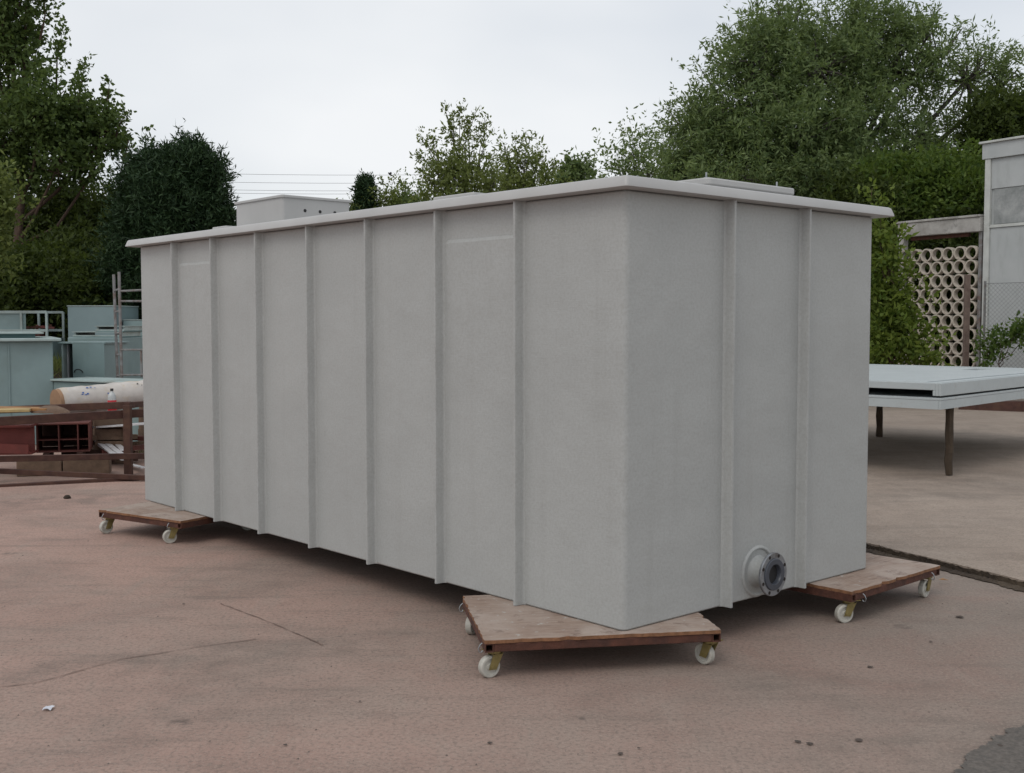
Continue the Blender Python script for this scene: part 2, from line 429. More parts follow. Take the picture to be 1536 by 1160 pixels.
# far slab, a low step up beyond the tank on the right, with a chipped edge
NE = 420
edge = []
A, B = Vector((5.6, 1.66)), Vector((1.35, 10.35))
nv = Vector((0.899, 0.44))
drift = 0.0
for i in range(NE):
    t = i / (NE - 1)
    drift = drift * 0.93 + rnd.uniform(-0.004, 0.004)
    chip = rnd.uniform(0.01, 0.03) if rnd.random() < 0.05 else 0
    edge.append(A.lerp(B, t) + nv * (drift + chip + rnd.uniform(-0.003, 0.003)))
top = [(p.x, p.y) for p in edge] + [(1.0, 14), (4, 40), (60, 40), (60, 1.66)]
mb = MB()
mb.prism(top, 0.002, 0.050)
tag(mb.build('slab', M['slab']), 'raised pale concrete slab beyond the gap', kind='structure')
lo, mid = [], []
wj = 0.0
for i, p in enumerate(edge):
    wj = wj * 0.9 + rnd.uniform(-0.008, 0.008)
    lo.append(p - nv * max(0.02, 0.075 + wj + rnd.uniform(-0.008, 0.008)))
    mid.append(p - nv * 0.03)
mb = MB()
mb.add([(p.x, p.y, 0.006) for p in lo] + [(p.x, p.y, 0.010 + 0.014 * rnd.random() ** 2) for p in mid] + [(p.x, p.y, 0.012) for p in edge],
       [(r * NE + i, r * NE + i + 1, (r + 1) * NE + i + 1, (r + 1) * NE + i) for r in (0, 1) for i in range(NE - 1)])
tag(mb.build('dirt_gap', M['soil']), kind='structure')
e1 = [p - nv * 0.006 for p in edge]
e2 = [p - nv * 0.0025 for p in edge]
mb = MB()
mb.add([(p.x, p.y, 0.010) for p in e1] + [(p.x, p.y, 0.036 + 0.012 * rnd.random()) for p in e2], [(i + 1, i, NE + i, NE + i + 1) for i in range(NE - 1)])
tag(mb.build('dirty_slab_edge', M['soil']), kind='structure')
def strip(name, pts, w, z, mat, seed=1, dens=0.05):
    r = random.Random(seed)
    P = [Vector((p[0], p[1])) for p in pts]
    L, Rr = [], []
    for a, b in zip(P[:-1], P[1:]):
        n = max(2, int((b - a).length / dens))
        d = (b - a).normalized()
        nn = Vector((-d.y, d.x))
        for i in range(n):
            p = a.lerp(b, i / n) + nn * r.uniform(-0.004, 0.004)
            k = w * r.uniform(0.25, 1.0)
            L.append(p + nn * k / 2)
            Rr.append(p - nn * k / 2)
    n = len(L)
    mb = MB()
    mb.add([(p.x, p.y, z) for p in L] + [(p.x, p.y, z) for p in Rr], [(n + i, n + i + 1, i + 1, i) for i in range(n - 1)])
    return tag(mb.build(name, mat), kind='structure')
g = lambda x, y: gnd(x, y).xy
strip('expansion_joint', [g(330, 906), g(410, 936), g(492, 972)], 0.009, 0.004, M['joint'], 2)
strip('expansion_joint', [g(-40, 1036), g(60, 1024), g(180, 990), g(320, 968), g(400, 958)], 0.008, 0.004, M['joint'], 3)
# asphalt patch bottom right
pe = [g(1392, 1200), g(1432, 1160), g(1460, 1132), g(1498, 1108), g(1518, 1090), g(1570, 1066), g(1660, 1024)]
pts = []
dx = 0.0
nd = (pe[-1] - pe[0]).normalized()
nd = Vector((-nd.y, nd.x))
for a, b in zip(pe[:-1], pe[1:]):
    for i in range(30):
        p = a.lerp(b, i / 30)
        dx = dx * 0.9 + rnd.uniform(-0.012, 0.012)
        pts.append(tuple(p + nd * dx))
pts += [tuple(pe[-1]), (3.4, 3.2), (1.5, 3.2)]
sheet('asphalt_patch', pts[::-1], 0.006, M['asphalt'])

# grit
rs = np.random.RandomState(5)
mb = MB()
for i in range(1500):
    y = 3.6 + 8 * rs.rand() ** 1.6
    x = (rs.rand() * 1.1 - 0.55) * y
    r = 0.0018 + 0.0055 * rs.rand() ** 4
    a = rs.rand() * 6.28
    vs = [Vector((x + r * math.cos(a + k * 1.571) * rs.uniform(.6, 1.2), y + r * math.sin(a + k * 1.571) * rs.uniform(.6, 1.2), 0.0)) for k in range(4)]
    mb.add(vs + [Vector((x, y, r * 0.9))], [(0, 1, 4), (1, 2, 4), (2, 3, 4), (3, 0, 4)])
tag(mb.build('grit', M['stone']), 'tiny stones scattered over the concrete', kind='stuff')

# dark chips and crumbs, white flecks
mb = MB()
rs2 = np.random.RandomState(15)
for px, py, w in ((1196, 1112, 11), (1215, 1115, 11), (1289, 1110, 14), (1440, 925, 13), (1396, 962, 6), (1305, 1000, 9), (930, 1130, 10), (958, 1122, 5),
                  (315, 1112, 4), (428, 1117, 7), (540, 1052, 5), (735, 1114, 8), (190, 955, 3), (275, 906, 5), (1500, 1118, 10)):
    c = gnd(px, py, 0.006)
    n = 7
    L = w / FPX * c.y
    ring = [(c.x + L * 0.5 * math.cos(k * 6.283 / n) * rs2.uniform(.7, 1.2), c.y + L * 0.55 * math.sin(k * 6.283 / n) * rs2.uniform(.6, 1.2), 0.0065) for k in range(n)]
    mb.add(ring + [(c.x, c.y, 0.0065 + L * 0.10)], [(k, (k + 1) % n, n) for k in range(n)])
tag(mb.build('dirt_crumbs', M['crumb']), 'dark crumbs of dirt scattered over the concrete', kind='stuff')

# ================================================================== THE TANK
TC = Vector((0.5108, 5.1776, 0.0))
TA = math.radians(41.4)
ZB, ZT = 0.183, 2.198
TW, TL = 2.06, 5.232
tank = thing('storage_tank', (TC.x, TC.y, 0), 'large grey ribbed fibreglass storage tank standing on wheeled dollies', 'tank', rz=TA)
def rrect(x0, y0, x1, y1, r, n=5):
    out = []
    for cx, cy, a0 in ((x1 - r, y1 - r, 0), (x0 + r, y1 - r, 90), (x0 + r, y0 + r, 180), (x1 - r, y0 + r, 270)):
        for i in range(n + 1):
            a = math.radians(a0 + 90 * i / n)
            out.append((cx + r * math.cos(a), cy + r * math.sin(a)))
    return out
MB().prism(rrect(0, 0, TW, TL, 0.032), ZB, ZT - 0.002).build('wall_shell', M['grp'], tank, bevel=0.008, smooth=40)
MB().prism(rrect(0.03, 0.03, TW - 0.03, TL - 0.03, 0.05), ZB - 0.0012, ZB + 0.01).build('added_shade_panel', M['tank_shade'], tank)  # dark panel added to deepen the shade beneath the tank
# roof with its overhanging lip
o_ = 0.085
def taper(sections):
    """stack of (inset, z) outlines of the roof edge, closed above and below"""
    mb = MB()
    vs, n = [], 24
    for ins, z in sections:
        vs += [(x, y, z) for x, y in rrect(-o_ + ins, -o_ + ins, TW + o_ - ins, TL + o_ - ins, 0.018)]
    fs = [(i * n + k, i * n + (k + 1) % n, (i + 1) * n + (k + 1) % n, (i + 1) * n + k) for i in range(len(sections) - 1) for k in range(n)]
    fs += [tuple(range(n))[::-1], tuple(range((len(sections) - 1) * n, len(sections) * n))]
    return mb.add(vs, fs)
taper([(0.006, ZT), (0.0, ZT + 0.003), (0.0005, ZT + 0.010), (0.011, ZT + 0.041), (0.015, ZT + 0.048), (0.023, ZT + 0.052)]).build('roof_flange', M['grp_lip'], tank, smooth=24)
# ribs
prof = [(-0.026, -0.003), (-0.015, 0.003), (-0.0105, 0.012), (-0.0095, 0.050), (-0.006, 0.056), (0.006, 0.056), (0.0095, 0.050), (0.0105, 0.012), (0.015, 0.003), (0.026, -0.003)]
rw = random.Random(77)
def rib_mesh():
    n, m_ = 22, len(prof)
    a, b = 0.0, 0.0
    vs = []
    for i in range(n + 1):
        z = ZB + 0.001 + (ZT - ZB - 0.002) * i / n
        a, b = a * 0.85 + rw.uniform(-.0011, .0011), b * 0.8 + rw.uniform(-.001, .001)
        for x, y in prof:
            k = 1 + rw.uniform(-.03, .03)
            vs.append((x * k + (a if y > 0.01 else a * 0.4), y * (1 + b * 12) if y > 0 else y, z))
    fs = [(i * m_ + k, i * m_ + (k + 1) % m_, (i + 1) * m_ + (k + 1) % m_, (i + 1) * m_ + k) for i in range(n) for k in range(m_)]
    fs += [tuple(range(m_))[::-1], tuple(range(n * m_, (n + 1) * m_))]
    return MB().add(vs, fs).mesh('rib', M['grp'], smooth=44)
for y in (4.543, 3.921, 3.286, 2.643, 1.997, 1.338, 0.695):
    link('rib', rib_mesh(), tank, (0, y, 0), (0, 0, math.pi / 2))
for x in (0.725, 1.358):
    link('rib', rib_mesh(), tank, (x, 0, 0), (0, 0, math.pi))
# thickened pads under the lip
def pad(y0, y1, zb):
    mb = MB()
    pr = [(0.006, zb + 0.020), (-0.004, zb + 0.016), (-0.011, zb), (-0.0095, zb - 0.08), (0.002, zb - 1.0), (0.006, zb - 1.0)]
    n = len(pr)
    mb.add([(x, y, z) for y in (y0, y1) for x, z in pr], [(i, n + i, n + (i + 1) % n, (i + 1) % n) for i in range(n)] + [tuple(range(n)), tuple(range(n, 2 * n))[::-1]])
    mb.build('lip_pad', M['grp'], tank)
pad(0.74, 1.29, 2.02)
pad(3.97, 4.50, 2.02)
# tall box hatch with lid
Zr = ZT + 0.052
hx0, hx1, hy0, hy1 = 0.5, 1.11, 3.88, 4.62
hb = MB().prism(rrect(hx0 + 0.012, hy0 + 0.012, hx1 - 0.012, hy1 - 0.012, 0.02), Zr - 0.002, 2.515).build('hatch_box', M['grp_lip'], tank, smooth=40)
MB().prism(rrect(hx0, hy0, hx1, hy1, 0.02), 2.515, 2.535).build('lid', M['grp_lip'], hb, bevel=0.004)
for i in range(3):
    Mx = Matrix.Translation((0.70 + 0.13 * i, hy0 + 0.012, 2.43)) @ Matrix.Rotation(math.pi / 2, 4, 'X')
    MB().lathe([(0.0, 0.004), (0.011, 0.004), (0.014, -0.004), (0.014, -0.008)], 12, Mx).build('bolt', M['rubber'], hb)
# low hatch near the front
hc = MB().prism(rrect(1.10, 0.43, 1.86, 1.18, 0.03), Zr - 0.002, 2.335).build('hatch_curb', M['grp_lip'], tank, smooth=40)
MB().prism(rrect(1.08, 0.40, 1.88, 1.20, 0.03), 2.340, 2.380).build('hatch_cover', M['grp_lip'], hc, bevel=0.008, smooth=40)
for x in (1.12, 1.76):
    mb = MB()
    mb.lathe([(0.014, 2.378), (0.014, 2.386), (0.005, 2.387), (0.005, 2.412), (0.0, 2.414)], 8, Matrix.Translation((x, 0.45, 0)))
    mb.build('stud', M['galv'], hc)
# small flat plates and studs along the roof edge
MB().prism(rrect(0.10, 1.20, 0.5, 1.56, 0.02), Zr - 0.002, 2.295).build('cover_plate', M['grp_lip'], tank, bevel=0.006)
MB().prism(rrect(0.10, 3.98, 0.42, 4.20, 0.02), Zr - 0.002, 2.292).build('cover_plate', M['grp_lip'], tank, bevel=0.006)
# outlet pipe
px_, pz_ = 1.010, 0.318
PM = Matrix.Translation((px_, 0.004, pz_)) @ Matrix.Rotation(math.pi / 2, 4, 'X')     # axis: out of the end wall
op = MB().lathe([(0.090, 0.0), (0.083, 0.005), (0.075, 0.016), (0.069, 0.032), (0.066, 0.050), (0.065, 0.072), (0.05, 0.072), (0.05, 0.0)], 40, PM).build('outlet_pipe', M['grp'], tank, smooth=50)
MB().lathe([(0.136, 0.0), (0.134, 0.005), (0.128, 0.012), (0.122, 0.014), (0.117, 0.011), (0.113, 0.004), (0.110, 0.0)], 48, PM @ Matrix.Scale(1.0, 4)).build('laminate_ring', M['grp'], op, smooth=60)
MB().lathe([(0.060, 0.073), (0.072, 0.075), (0.072, 0.0895), (0.06, 0.0895)], 32, PM).build('pipe_collar', M['rubber'], op, smooth=40)
# steel backing flange with bolt holes (raised dark discs paint the shade in the holes), dark plastic bore
mb = MB()
N_, R0, R1, RH, zf0, zf1 = 64, 0.083, 0.112, 0.0095, 0.090, 0.106
mb.lathe([(R0, zf0), (R1 - 0.003, zf0), (R1, zf0 + 0.003), (R1, zf1 - 0.003), (R1 - 0.003, zf1), (R0, zf1)], 48, PM, closed=True)
fl = mb.build('backing_flange', M['flange'], op, smooth=35)
for k in range(8):
    a = 2 * math.pi * (k + 0.5) / 8
    Mh = PM @ Matrix.Translation((0.0975 * math.cos(a), 0.0975 * math.sin(a), zf1))
    MB().lathe([(0.0, 0.0015), (0.0085, 0.0015), (0.0095, 0.0)], 12, Mh).build('bolt_hole_shade', M['hole_shade'], fl)
mb = MB()
mb.lathe([(0.049, 0.012), (0.049, 0.108), (0.053, 0.114), (0.079, 0.114), (0.082, 0.111), (0.082, 0.088), (0.052, 0.085)], 40, PM)
mb.build('stub_flange', M['pvc'], op, smooth=40)
mb = MB()
mb.lathe([(0.0, 0.016), (0.0485, 0.016)], 24, PM)
mb.build('pipe_bore_shade', M['hole_shade'], op)  # dark disc painting the shade deep in the bore

# ================================================================== DOLLIES
def castor_meshes():
    R = 0.05
    f = MB()
    f.box((0, 0, 0.1225), (0.095, 0.075, 0.005))
    f.lathe([(0.0, 0.106), (0.026, 0.106), (0.030, 0.111), (0.030, 0.120)], 18)
    for s in (-1, 1):
        vs = []
        for yy in (s * 0.021, s * 0.024):
            vs += [(0.032, yy, 0.110), (-0.020, yy, 0.110), (-0.044, yy, 0.040), (-0.006, yy, 0.036)]
        fs = [(0, 1, 2, 3), (7, 6, 5, 4), (0, 4, 5, 1), (1, 5, 6, 2), (2, 6, 7, 3), (3, 7, 4, 0)]
        f.add(vs, fs)
    f.box((0.002, 0, 0.1075), (0.05, 0.048, 0.004))
    f.lathe([(0.0, -0.029), (0.007, -0.029), (0.007, 0.029), (0.0, 0.029)], 8, Matrix.Translation((-0.03, 0, 0.05)) @ Matrix.Rotation(math.pi / 2, 4, 'X'))
    w = MB()
    h = 0.0165
    w.lathe([(0.007, -h), (0.016, -h), (0.018, -h + 0.006), (0.034, -h + 0.006), (0.037, -h), (R - 0.004, -h), (R, -h + 0.004), (R, h - 0.004), (R - 0.004, h),
             (0.037, h), (0.034, h - 0.006), (0.018, h - 0.006), (0.016, h), (0.007, h)], 32, Matrix.Translation((-0.03, 0, 0.05)) @ Matrix.Rotation(math.pi / 2, 4, 'X'), closed=True)
    return f.mesh('castor', M['zinc'], smooth=35), w.mesh('wheel', M['nylon'], smooth=35)
CAST, WHEEL = castor_meshes()
def hookmesh():
    mb = MB()
    mb.tube([(0, 0, 0.012), (0.010, 0, 0.004), (0.018, 0, -0.012), (0.014, 0, -0.028), (0.004, 0, -0.030), (-0.002, 0, -0.022)], 0.0028, 6)
    return mb.mesh('hook', M['galv'], smooth=60)
HOOK = hookmesh()
def dolly(label, corner, ang, lx, ly, castors, hooks, seed):
    """corner: near left corner; x runs along the front edge, y away"""
    t = thing('wheeled_dolly', (corner[0], corner[1], 0), label, 'dolly', 'wheeled dollies under the tank', ang)
    r = random.Random(seed)
    # chipped plywood deck
    n = 26
    pts = []
    for (ax, ay), (bx, by) in (((0, 0), (lx, 0)), ((lx, 0), (lx, ly)), ((lx, ly), (0, ly)), ((0, ly), (0, 0))):
        for i in range(n):
            k = i / n
            e = r.uniform(-0.004, 0.003) + (r.uniform(-0.018, -0.004) if r.random() < 0.10 else 0)
            if i == 0: e = -0.004
            x, y = ax + (bx - ax) * k, ay + (by - ay) * k
            nx, ny = (by - ay), -(bx - ax)
            L = math.hypot(nx, ny)
            pts.append((x + nx / L * e, y + ny / L * e))
    d = MB().prism(pts, 0.1655, 0.1815)
    do = d.build('deck_board', M['ply'], t)
    do.data.materials.append(M['plyedge'])
    for p in do.data.polygons:
        if abs(p.normal.z) < 0.5: p.material_index = 1
    # frame of square tube: side rails run through with open ends, cross rails between
    w, z0, z1 = 0.04, 0.125, 0.165
    zc = (z0 + z1) / 2
    for x in (w / 2 + 0.002, lx - w / 2 - 0.002):
        mb = MB()
        th = 0.005
        sq = [(-w / 2, -w / 2), (w / 2, -w / 2), (w / 2, w / 2), (-w / 2, w / 2)]
        inn = [(a * (1 - 2 * th / w), b * (1 - 2 * th / w)) for a, b in sq]
        vs = []
        for yy in (0.004, ly - 0.004):
            vs += [(x + a, yy, zc + b) for a, b in sq] + [(x + a, yy, zc + b) for a, b in inn]
        fs = []
        for k in range(4):
            k2 = (k + 1) % 4
            fs += [(k, k2, 8 + k2, 8 + k), (4 + k2, 4 + k, 12 + k, 12 + k2), (k, 4 + k, 4 + k2, k2), (8 + k, 8 + k2, 12 + k2, 12 + k)]
        mb.add(vs, fs)
        mb.box((x, ly / 2, zc), (w * 0.7, 0.01, w * 0.7))
        mb.build('side_rail', M['rust'], t)
    for y in (0.006 + w / 2, ly / 2, ly - 0.006 - w / 2):
        MB().box((lx / 2, y, zc), (lx - 2 * w - 0.006, w, w - 0.002)).build('cross_rail', M['rust'], t, bevel=0.003)
    for x, y, a in castors:
        c = link('castor', CAST, t, (x, y, 0), (0, 0, math.radians(a)))
        link('wheel', WHEEL, c)
    for x, y, a in hooks:
        link('hook', HOOK, t, (x, y, zc), (0, 0, math.radians(a)))
    return t
dolly('rust framed plywood dolly under the near corner of the grey tank', (-0.122, 5.036), math.radians(9.3), 1.105, 0.85,
      [(0.055, 0.06, 22), (0.055, 0.80, 60), (1.07, 0.06, -58), (1.05, 0.80, 30)], [(-0.004, 0.05, 180), (-0.004, 0.79, 180)], 1)
dolly('rust framed plywood dolly under the right end below the outlet pipe side', (1.795, 5.960), math.radians(43.0), 0.975, 0.87,
      [(0.06, 0.055, -25), (0.91, 0.055, 5), (0.06, 0.80, 70), (0.91, 0.80, 20)], [(0.10, -0.004, -90), (0.86, -0.004, -90)], 2)
dolly('rust framed plywood dolly under the far left end of the grey tank', (-3.140, 8.615), math.radians(-33.0), 0.92, 0.80,
      [(0.055, 0.06, 80), (0.775, 0.06, 60), (0.055, 0.74, 20), (0.865, 0.74, 50)], [(0.07, -0.004, -90), (0.80, -0.004, -90)], 3)

# ================================================================== STACKED COVERS ON LEGS, right
TB = Vector((4.21, 11.2))
tb = math.radians(47.0)
bv, bu = Vector((math.cos(tb), math.sin(tb))), Vector((-math.sin(tb), math.cos(tb)))
def tbl(x, y, z):
    p = TB + bv * x + bu * y
    return Vector((p.x, p.y, z))
MT = Matrix.Translation((TB.x, TB.y, 0)) @ Matrix.Rotation(tb, 4, 'Z')
TX, TY = 4.5, 3.2
low = thing('cover_panel', (TB.x, TB.y, 0.74), 'lower pale grey fibreglass cover panel resting on brown legs', 'panel', 'stacked fibreglass cover panels')
MB().box((TX / 2, TY / 2, 0.845), (TX, TY, 0.025), MT).build('top_sheet', M['grp_pale'], low, bevel=0.004)
mb = MB()
mb.box((TX / 2, 0.012, 0.788), (TX - 0.004, 0.022, 0.086), MT)
mb.box((0.012, TY / 2, 0.788), (0.022, TY - 0.05, 0.086), MT)
mb.box((TX - 0.012, TY / 2, 0.788), (0.022, TY - 0.05, 0.086), MT)
mb.box((TX / 2, TY - 0.012, 0.788), (TX - 0.004, 0.022, 0.086), MT)
mb.build('skirt', M['grp_pale'], low)
upp = thing('cover_panel', (TB.x, TB.y, 0.86), 'upper pale grey fibreglass cover panel with a slot in its top', 'panel', 'stacked fibreglass cover panels')
def tloc(px, py):
    q = gnd(px, py, 0.99).xy - TB
    return q.dot(bv), q.dot(bu)
_h = [tloc(x, y) for x, y in ((1440, 555), (1532, 551))]
HOLE = (min(_h[0][0], _h[1][0]), max(_h[0][0], _h[1][0]), (_h[0][1] + _h[1][1]) / 2 - 0.10, (_h[0][1] + _h[1][1]) / 2 + 0.12)
HOLE = (max(0.3, HOLE[0]), min(TX - 0.3, HOLE[1]), max(0.3, HOLE[2]), min(TY - 0.3, HOLE[3]))
def top_with_hole(x0, x1, y0, y1, z0, z1):
    mb = MB()
    mb.box(((0.02 + x0) / 2, TY / 2, (z0 + z1) / 2), (x0 - 0.02, TY - 0.04, z1 - z0), MT)
    mb.box(((TX - 0.02 + x1) / 2, TY / 2, (z0 + z1) / 2), (TX - 0.02 - x1, TY - 0.04, z1 - z0), MT)
    mb.box(((x0 + x1) / 2, (0.02 + y0) / 2, (z0 + z1) / 2), (x1 - x0, y0 - 0.02, z1 - z0), MT)
    mb.box(((x0 + x1) / 2, (TY - 0.02 + y1) / 2, (z0 + z1) / 2), (x1 - x0, TY - 0.02 - y1, z1 - z0), MT)
    return mb
top_with_hole(*HOLE, 0.970, 0.992).build('top_sheet', M['grp_pale'], upp)
mb = MB()
mb.box((TX / 2, 0.014, 0.940), (TX, 0.024, 0.125), MT)
mb.box((0.014, TY / 2 + 0.03, 0.968), (0.024, TY - 0.06, 0.070), MT)
mb.box((0.014, 0.0435, 0.940), (0.024, 0.034, 0.125), MT)
mb.box((0.014, 0.074, 0.905), (0.024, 0.026, 0.054), MT)
mb.box((0.014, TY - 0.055, 0.900), (0.024, 0.055, 0.066), MT)
mb.box((TX - 0.014, TY / 2 + 0.03, 0.940), (0.024, TY - 0.06, 0.125), MT)
mb.box((TX / 2, TY - 0.014, 0.940), (TX - 0.06, 0.024, 0.125), MT)
mb.build('skirt', M['grp_pale'], upp, bevel=0.004)
mb = MB()
mb.box((TX / 2, 0.06, 1.000), (TX - 0.1, 0.035, 0.014), MT)
mb.box((0.06, TY / 2, 1.000), (0.035, TY - 0.1, 0.014), MT)
mb.box((TX / 2, 0.30, 0.997), (TX - 0.5, 0.05, 0.010), MT)
mb.box((0.32, TY / 2, 0.997), (0.05, TY - 0.66, 0.010), MT)
mb.build('raised_edge', M['grp_pale'], upp, bevel=0.004)
stand = thing('work_stand', (4.437, 11.48, 0.055), 'work stand on rough mossy legs holding up the grey cover panels', 'stand')
for (x, y, w) in ((4.43, 11.535, 0.075), (4.98, 15.45, 0.085), (7.10, 14.30, 0.08), (2.75, 13.2, 0.08)):
    mb = MB()
    r = random.Random(int(x * 100))
    for k in range(6):
        pass
    pts = [(x + r.uniform(-.008, .008), y, 0.056 + k * 0.14) for k in range(6)]
    mb.tube(pts, [w * r.uniform(0.46, 0.58) for _ in pts], 7)
    mb.build('leg', M['mossy'], stand, smooth=50)
for a, b in (((4.37, 11.545), (7.08, 14.32)), ((2.75, 13.2), (4.98, 15.45))):
    MB().beam((a[0], a[1], 0.795), (b[0], b[1], 0.795), 0.07, 0.07).build('bearer', M['timber'], stand)
bl = MB().beam(at(1440, 613, 20.5), at(1620, 613, 19.5), 0.3, 0.26)
tag(bl.build('timber_baulk', M['rust_dark'], base=at(1530, 613, 20)), 'dark brown timber baulk lying on the ground beyond the grey panels', 'timber')

# ================================================================== BUILDING AND SCREEN WALL, right
P0 = Vector((9.85, 24.0))
wl = Vector((-0.521, 0.854))                        # along the wall to the left, away
nrm = Vector((-0.854, -0.521))                      # towards the viewer
MW = Matrix(((wl.x, nrm.x, 0, P0.x), (wl.y, nrm.y, 0, P0.y), (0, 0, 1, 0), (0, 0, 0, 1)))    # x: left along, y: out, z
bld = thing('building', (P0.x, P0.y, 0), 'pale grey panelled flat roofed building at the right edge', 'building')
LB = 9.0
def wb(name, x0, x1, y0, y1, z0, z1, mat, parent, bevel=0.0):
    return MB().box(((x0 + x1) / 2, (y0 + y1) / 2, (z0 + z1) / 2), (x1 - x0, y1 - y0, z1 - z0), MW).build(name, mat, parent, bevel)
wb('wall', -LB, -0.02, -6, -0.05, 0, 5.2, M['wallpanel'], bld)
wb('fascia', -LB - 0.1, 0.06, -6.1, 0.05, 4.98, 5.30, M['wallpanel'], bld, 0.01)
wb('coping', -LB - 0.15, 0.11, -6.15, 0.10, 5.30, 5.345, M['trim'], bld, 0.008)
wb('corner_trim', -0.13, 0.0, -0.049, 0.03, 0, 4.978, M['trim'], bld, 0.01)
wb('sill_band', -LB, -0.132, -0.049, 0.015, 3.56, 3.62, M['trim'], bld)
for k in range(4):
    a = -0.134 - k * 2.2
    wb('wall_panel', a - 2.18, a, -0.049, -0.012, 4.36, 4.976, M['wallpanel'], bld, 0.006)
    wb('infill_panel', a - 2.06, a - 0.06, -0.049, -0.022, 3.63, 4.35, M['render'], bld, 0.006)
    wb('wall_panel', a - 2.18, a, -0.049, -0.012, 0.02, 3.555, M['wallpanel'], bld, 0.006)
beam = thing('concrete_beam', (P0.x + wl.x, P0.y + wl.y, 0), 'weathered pale concrete beam spanning above the pipe ring screen', 'beam')
wb('lintel', 0.03, 2.16, -0.12, 0.10, 3.50, 3.80, M['concrete'], beam, 0.012)
wb('cap', 0.03, 2.20, -0.15, 0.13, 3.802, 3.85, M['concrete'], beam, 0.01)
wb('pillar', 2.02, 2.15, -0.1, 0.06, 0, 3.498, M['concrete'], beam, 0.01)
wb('soffit_board', 0.4, 1.9, -0.10, -0.03, 3.42, 3.498, M['rust'], beam)
wb('pillar', 0.035, 0.11, -0.1, 0.03, 0, 3.498, M['pole'], beam, 0.006)
# rings
scr = thing('pipe_screen', (P0.x + wl.x * 1.1, P0.y + wl.y * 1.1, 0), 'screen wall of stacked cream concrete pipe rings below the beam', 'screen wall')
rp_ = 0.146
ring_me = MB().lathe([(0.117, -0.065), (rp_ - 0.004, -0.065), (rp_, -0.061), (rp_, 0.061), (rp_ - 0.004, 0.065), (0.117, 0.065), (0.113, 0.061), (0.113, -0.061)], 26, None, closed=True).mesh('ring', M['ring'], smooth=40)
rr = random.Random(3)
wall_rot = Matrix(((wl.x, 0, nrm.x), (wl.y, 0, nrm.y), (0, 1, 0)))
ang = math.atan2(wl.y, wl.x)
for row in range(10):
    for c in range(7):
        if row == 9 and c == 6: continue
        lx_ = 0.27 + c * 0.285 + rr.uniform(-.006, .006)
        p = P0 + wl * lx_
        o = link('ring', ring_me, scr)
        o.location = Vector((p.x, p.y, 3.07 - row * 0.289 + rr.uniform(-.005, .005))) - OFF[scr.name]
        o.rotation_euler = (math.pi / 2 + rr.uniform(-.03, .03), rr.uniform(-1, 1), ang + rr.uniform(-.03, .03))
        o.scale = (1, 1, rr.uniform(0.95, 1.05))
wb('plinth', 0.12, 2.01, -0.09, 0.08, 0, 0.32, M['concrete'], scr)
pp = at(1450, 470, 23.0)
tag(MB().box((pp.x, pp.y, 1.28), (0.10, 0.10, 2.56)).build('post', M['brown_post'], base=(pp.x, pp.y, 0), bevel=0.008), 'brown painted post standing in front of the ring screen', 'post')
# chain link fence in front of the building
fa, fb = at(1475, 500, 22.4).xy, at(1640, 500, 20.9).xy
fd = (fb - fa).normalized()
FLn, FH0, FH1 = (fb - fa).length, 0.05, 2.36
fence = thing('chain_link_fence', (fa.x, fa.y, 0), 'grey chain link fence in front of the pale building', 'fence')
mb = MB()
q = 0.085
def fp(s, z, o=0.0): return Vector((fa.x + fd.x * s - fd.y * o, fa.y + fd.y * s + fd.x * o, z))
k = -int((FH1 - FH0) / q) - 1
while k * q < FLn:
    for sgn in (1, -1):
        s0 = k * q if sgn > 0 else k * q + (FH1 - FH0)
        # line from (s0, FH0) going up at 45 degrees, clipped to the panel
        t0, t1 = 0.0, FH1 - FH0
        if sgn > 0:
            t0, t1 = max(t0, -s0), min(t1, FLn - s0)
        else:
            t0, t1 = max(t0, s0 - FLn), min(t1, s0)
        if t1 - t0 > 0.03:
            mb.tube([fp(s0 + sgn * t0, FH0 + t0, 0.002 * sgn), fp(s0 + sgn * t1, FH0 + t1, 0.002 * sgn)], 0.0036, 3, False)
    k += 1
tag(mb.build('wire_mesh', M['wire'], fence), kind='stuff')
MB().tube([fp(0, FH1), fp(FLn, FH1)], 0.006, 6).build('top_wire', M['wire'], fence)
MB().tube([fp(0, 1.2, 0.01), fp(FLn, 1.2, 0.01)], 0.006, 6).build('line_wire', M['wire'], fence)
for s in (0.0, FLn):
    MB().tube([fp(s, 0, 0.03), fp(s, FH1 + 0.05, 0.03)], 0.025, 8).build('post', M['pole'], fence)

# ================================================================== LEFT CLUTTER
bank = MB()
prof_b = [(-30, 20.0, 0), (-30, 20.6, 0.55), (-30, 21.4, 0.9), (-30, 60, 1.0)]
nb = 60
vs, fs = [], []
rb = random.Random(11)
for i in range(nb + 1):
    x = -34 + i * (31.5 / nb)
    fall = min(1, max(0, (-2.6 - x) / 1.2))
    for (_, y, z) in prof_b:
        vs.append((x, y + rb.uniform(-.15, .15), (z + rb.uniform(-.04, .04) * (z > 0)) * fall - 0.01))
m4 = len(prof_b)
for i in range(nb):
    for j in range(m4 - 1):
        fs.append((i * m4 + j, (i + 1) * m4 + j, (i + 1) * m4 + j + 1, i * m4 + j + 1))
bank.add(vs, fs)
tag(bank.build('earth_bank', M['soil'], smooth=60), kind='structure')

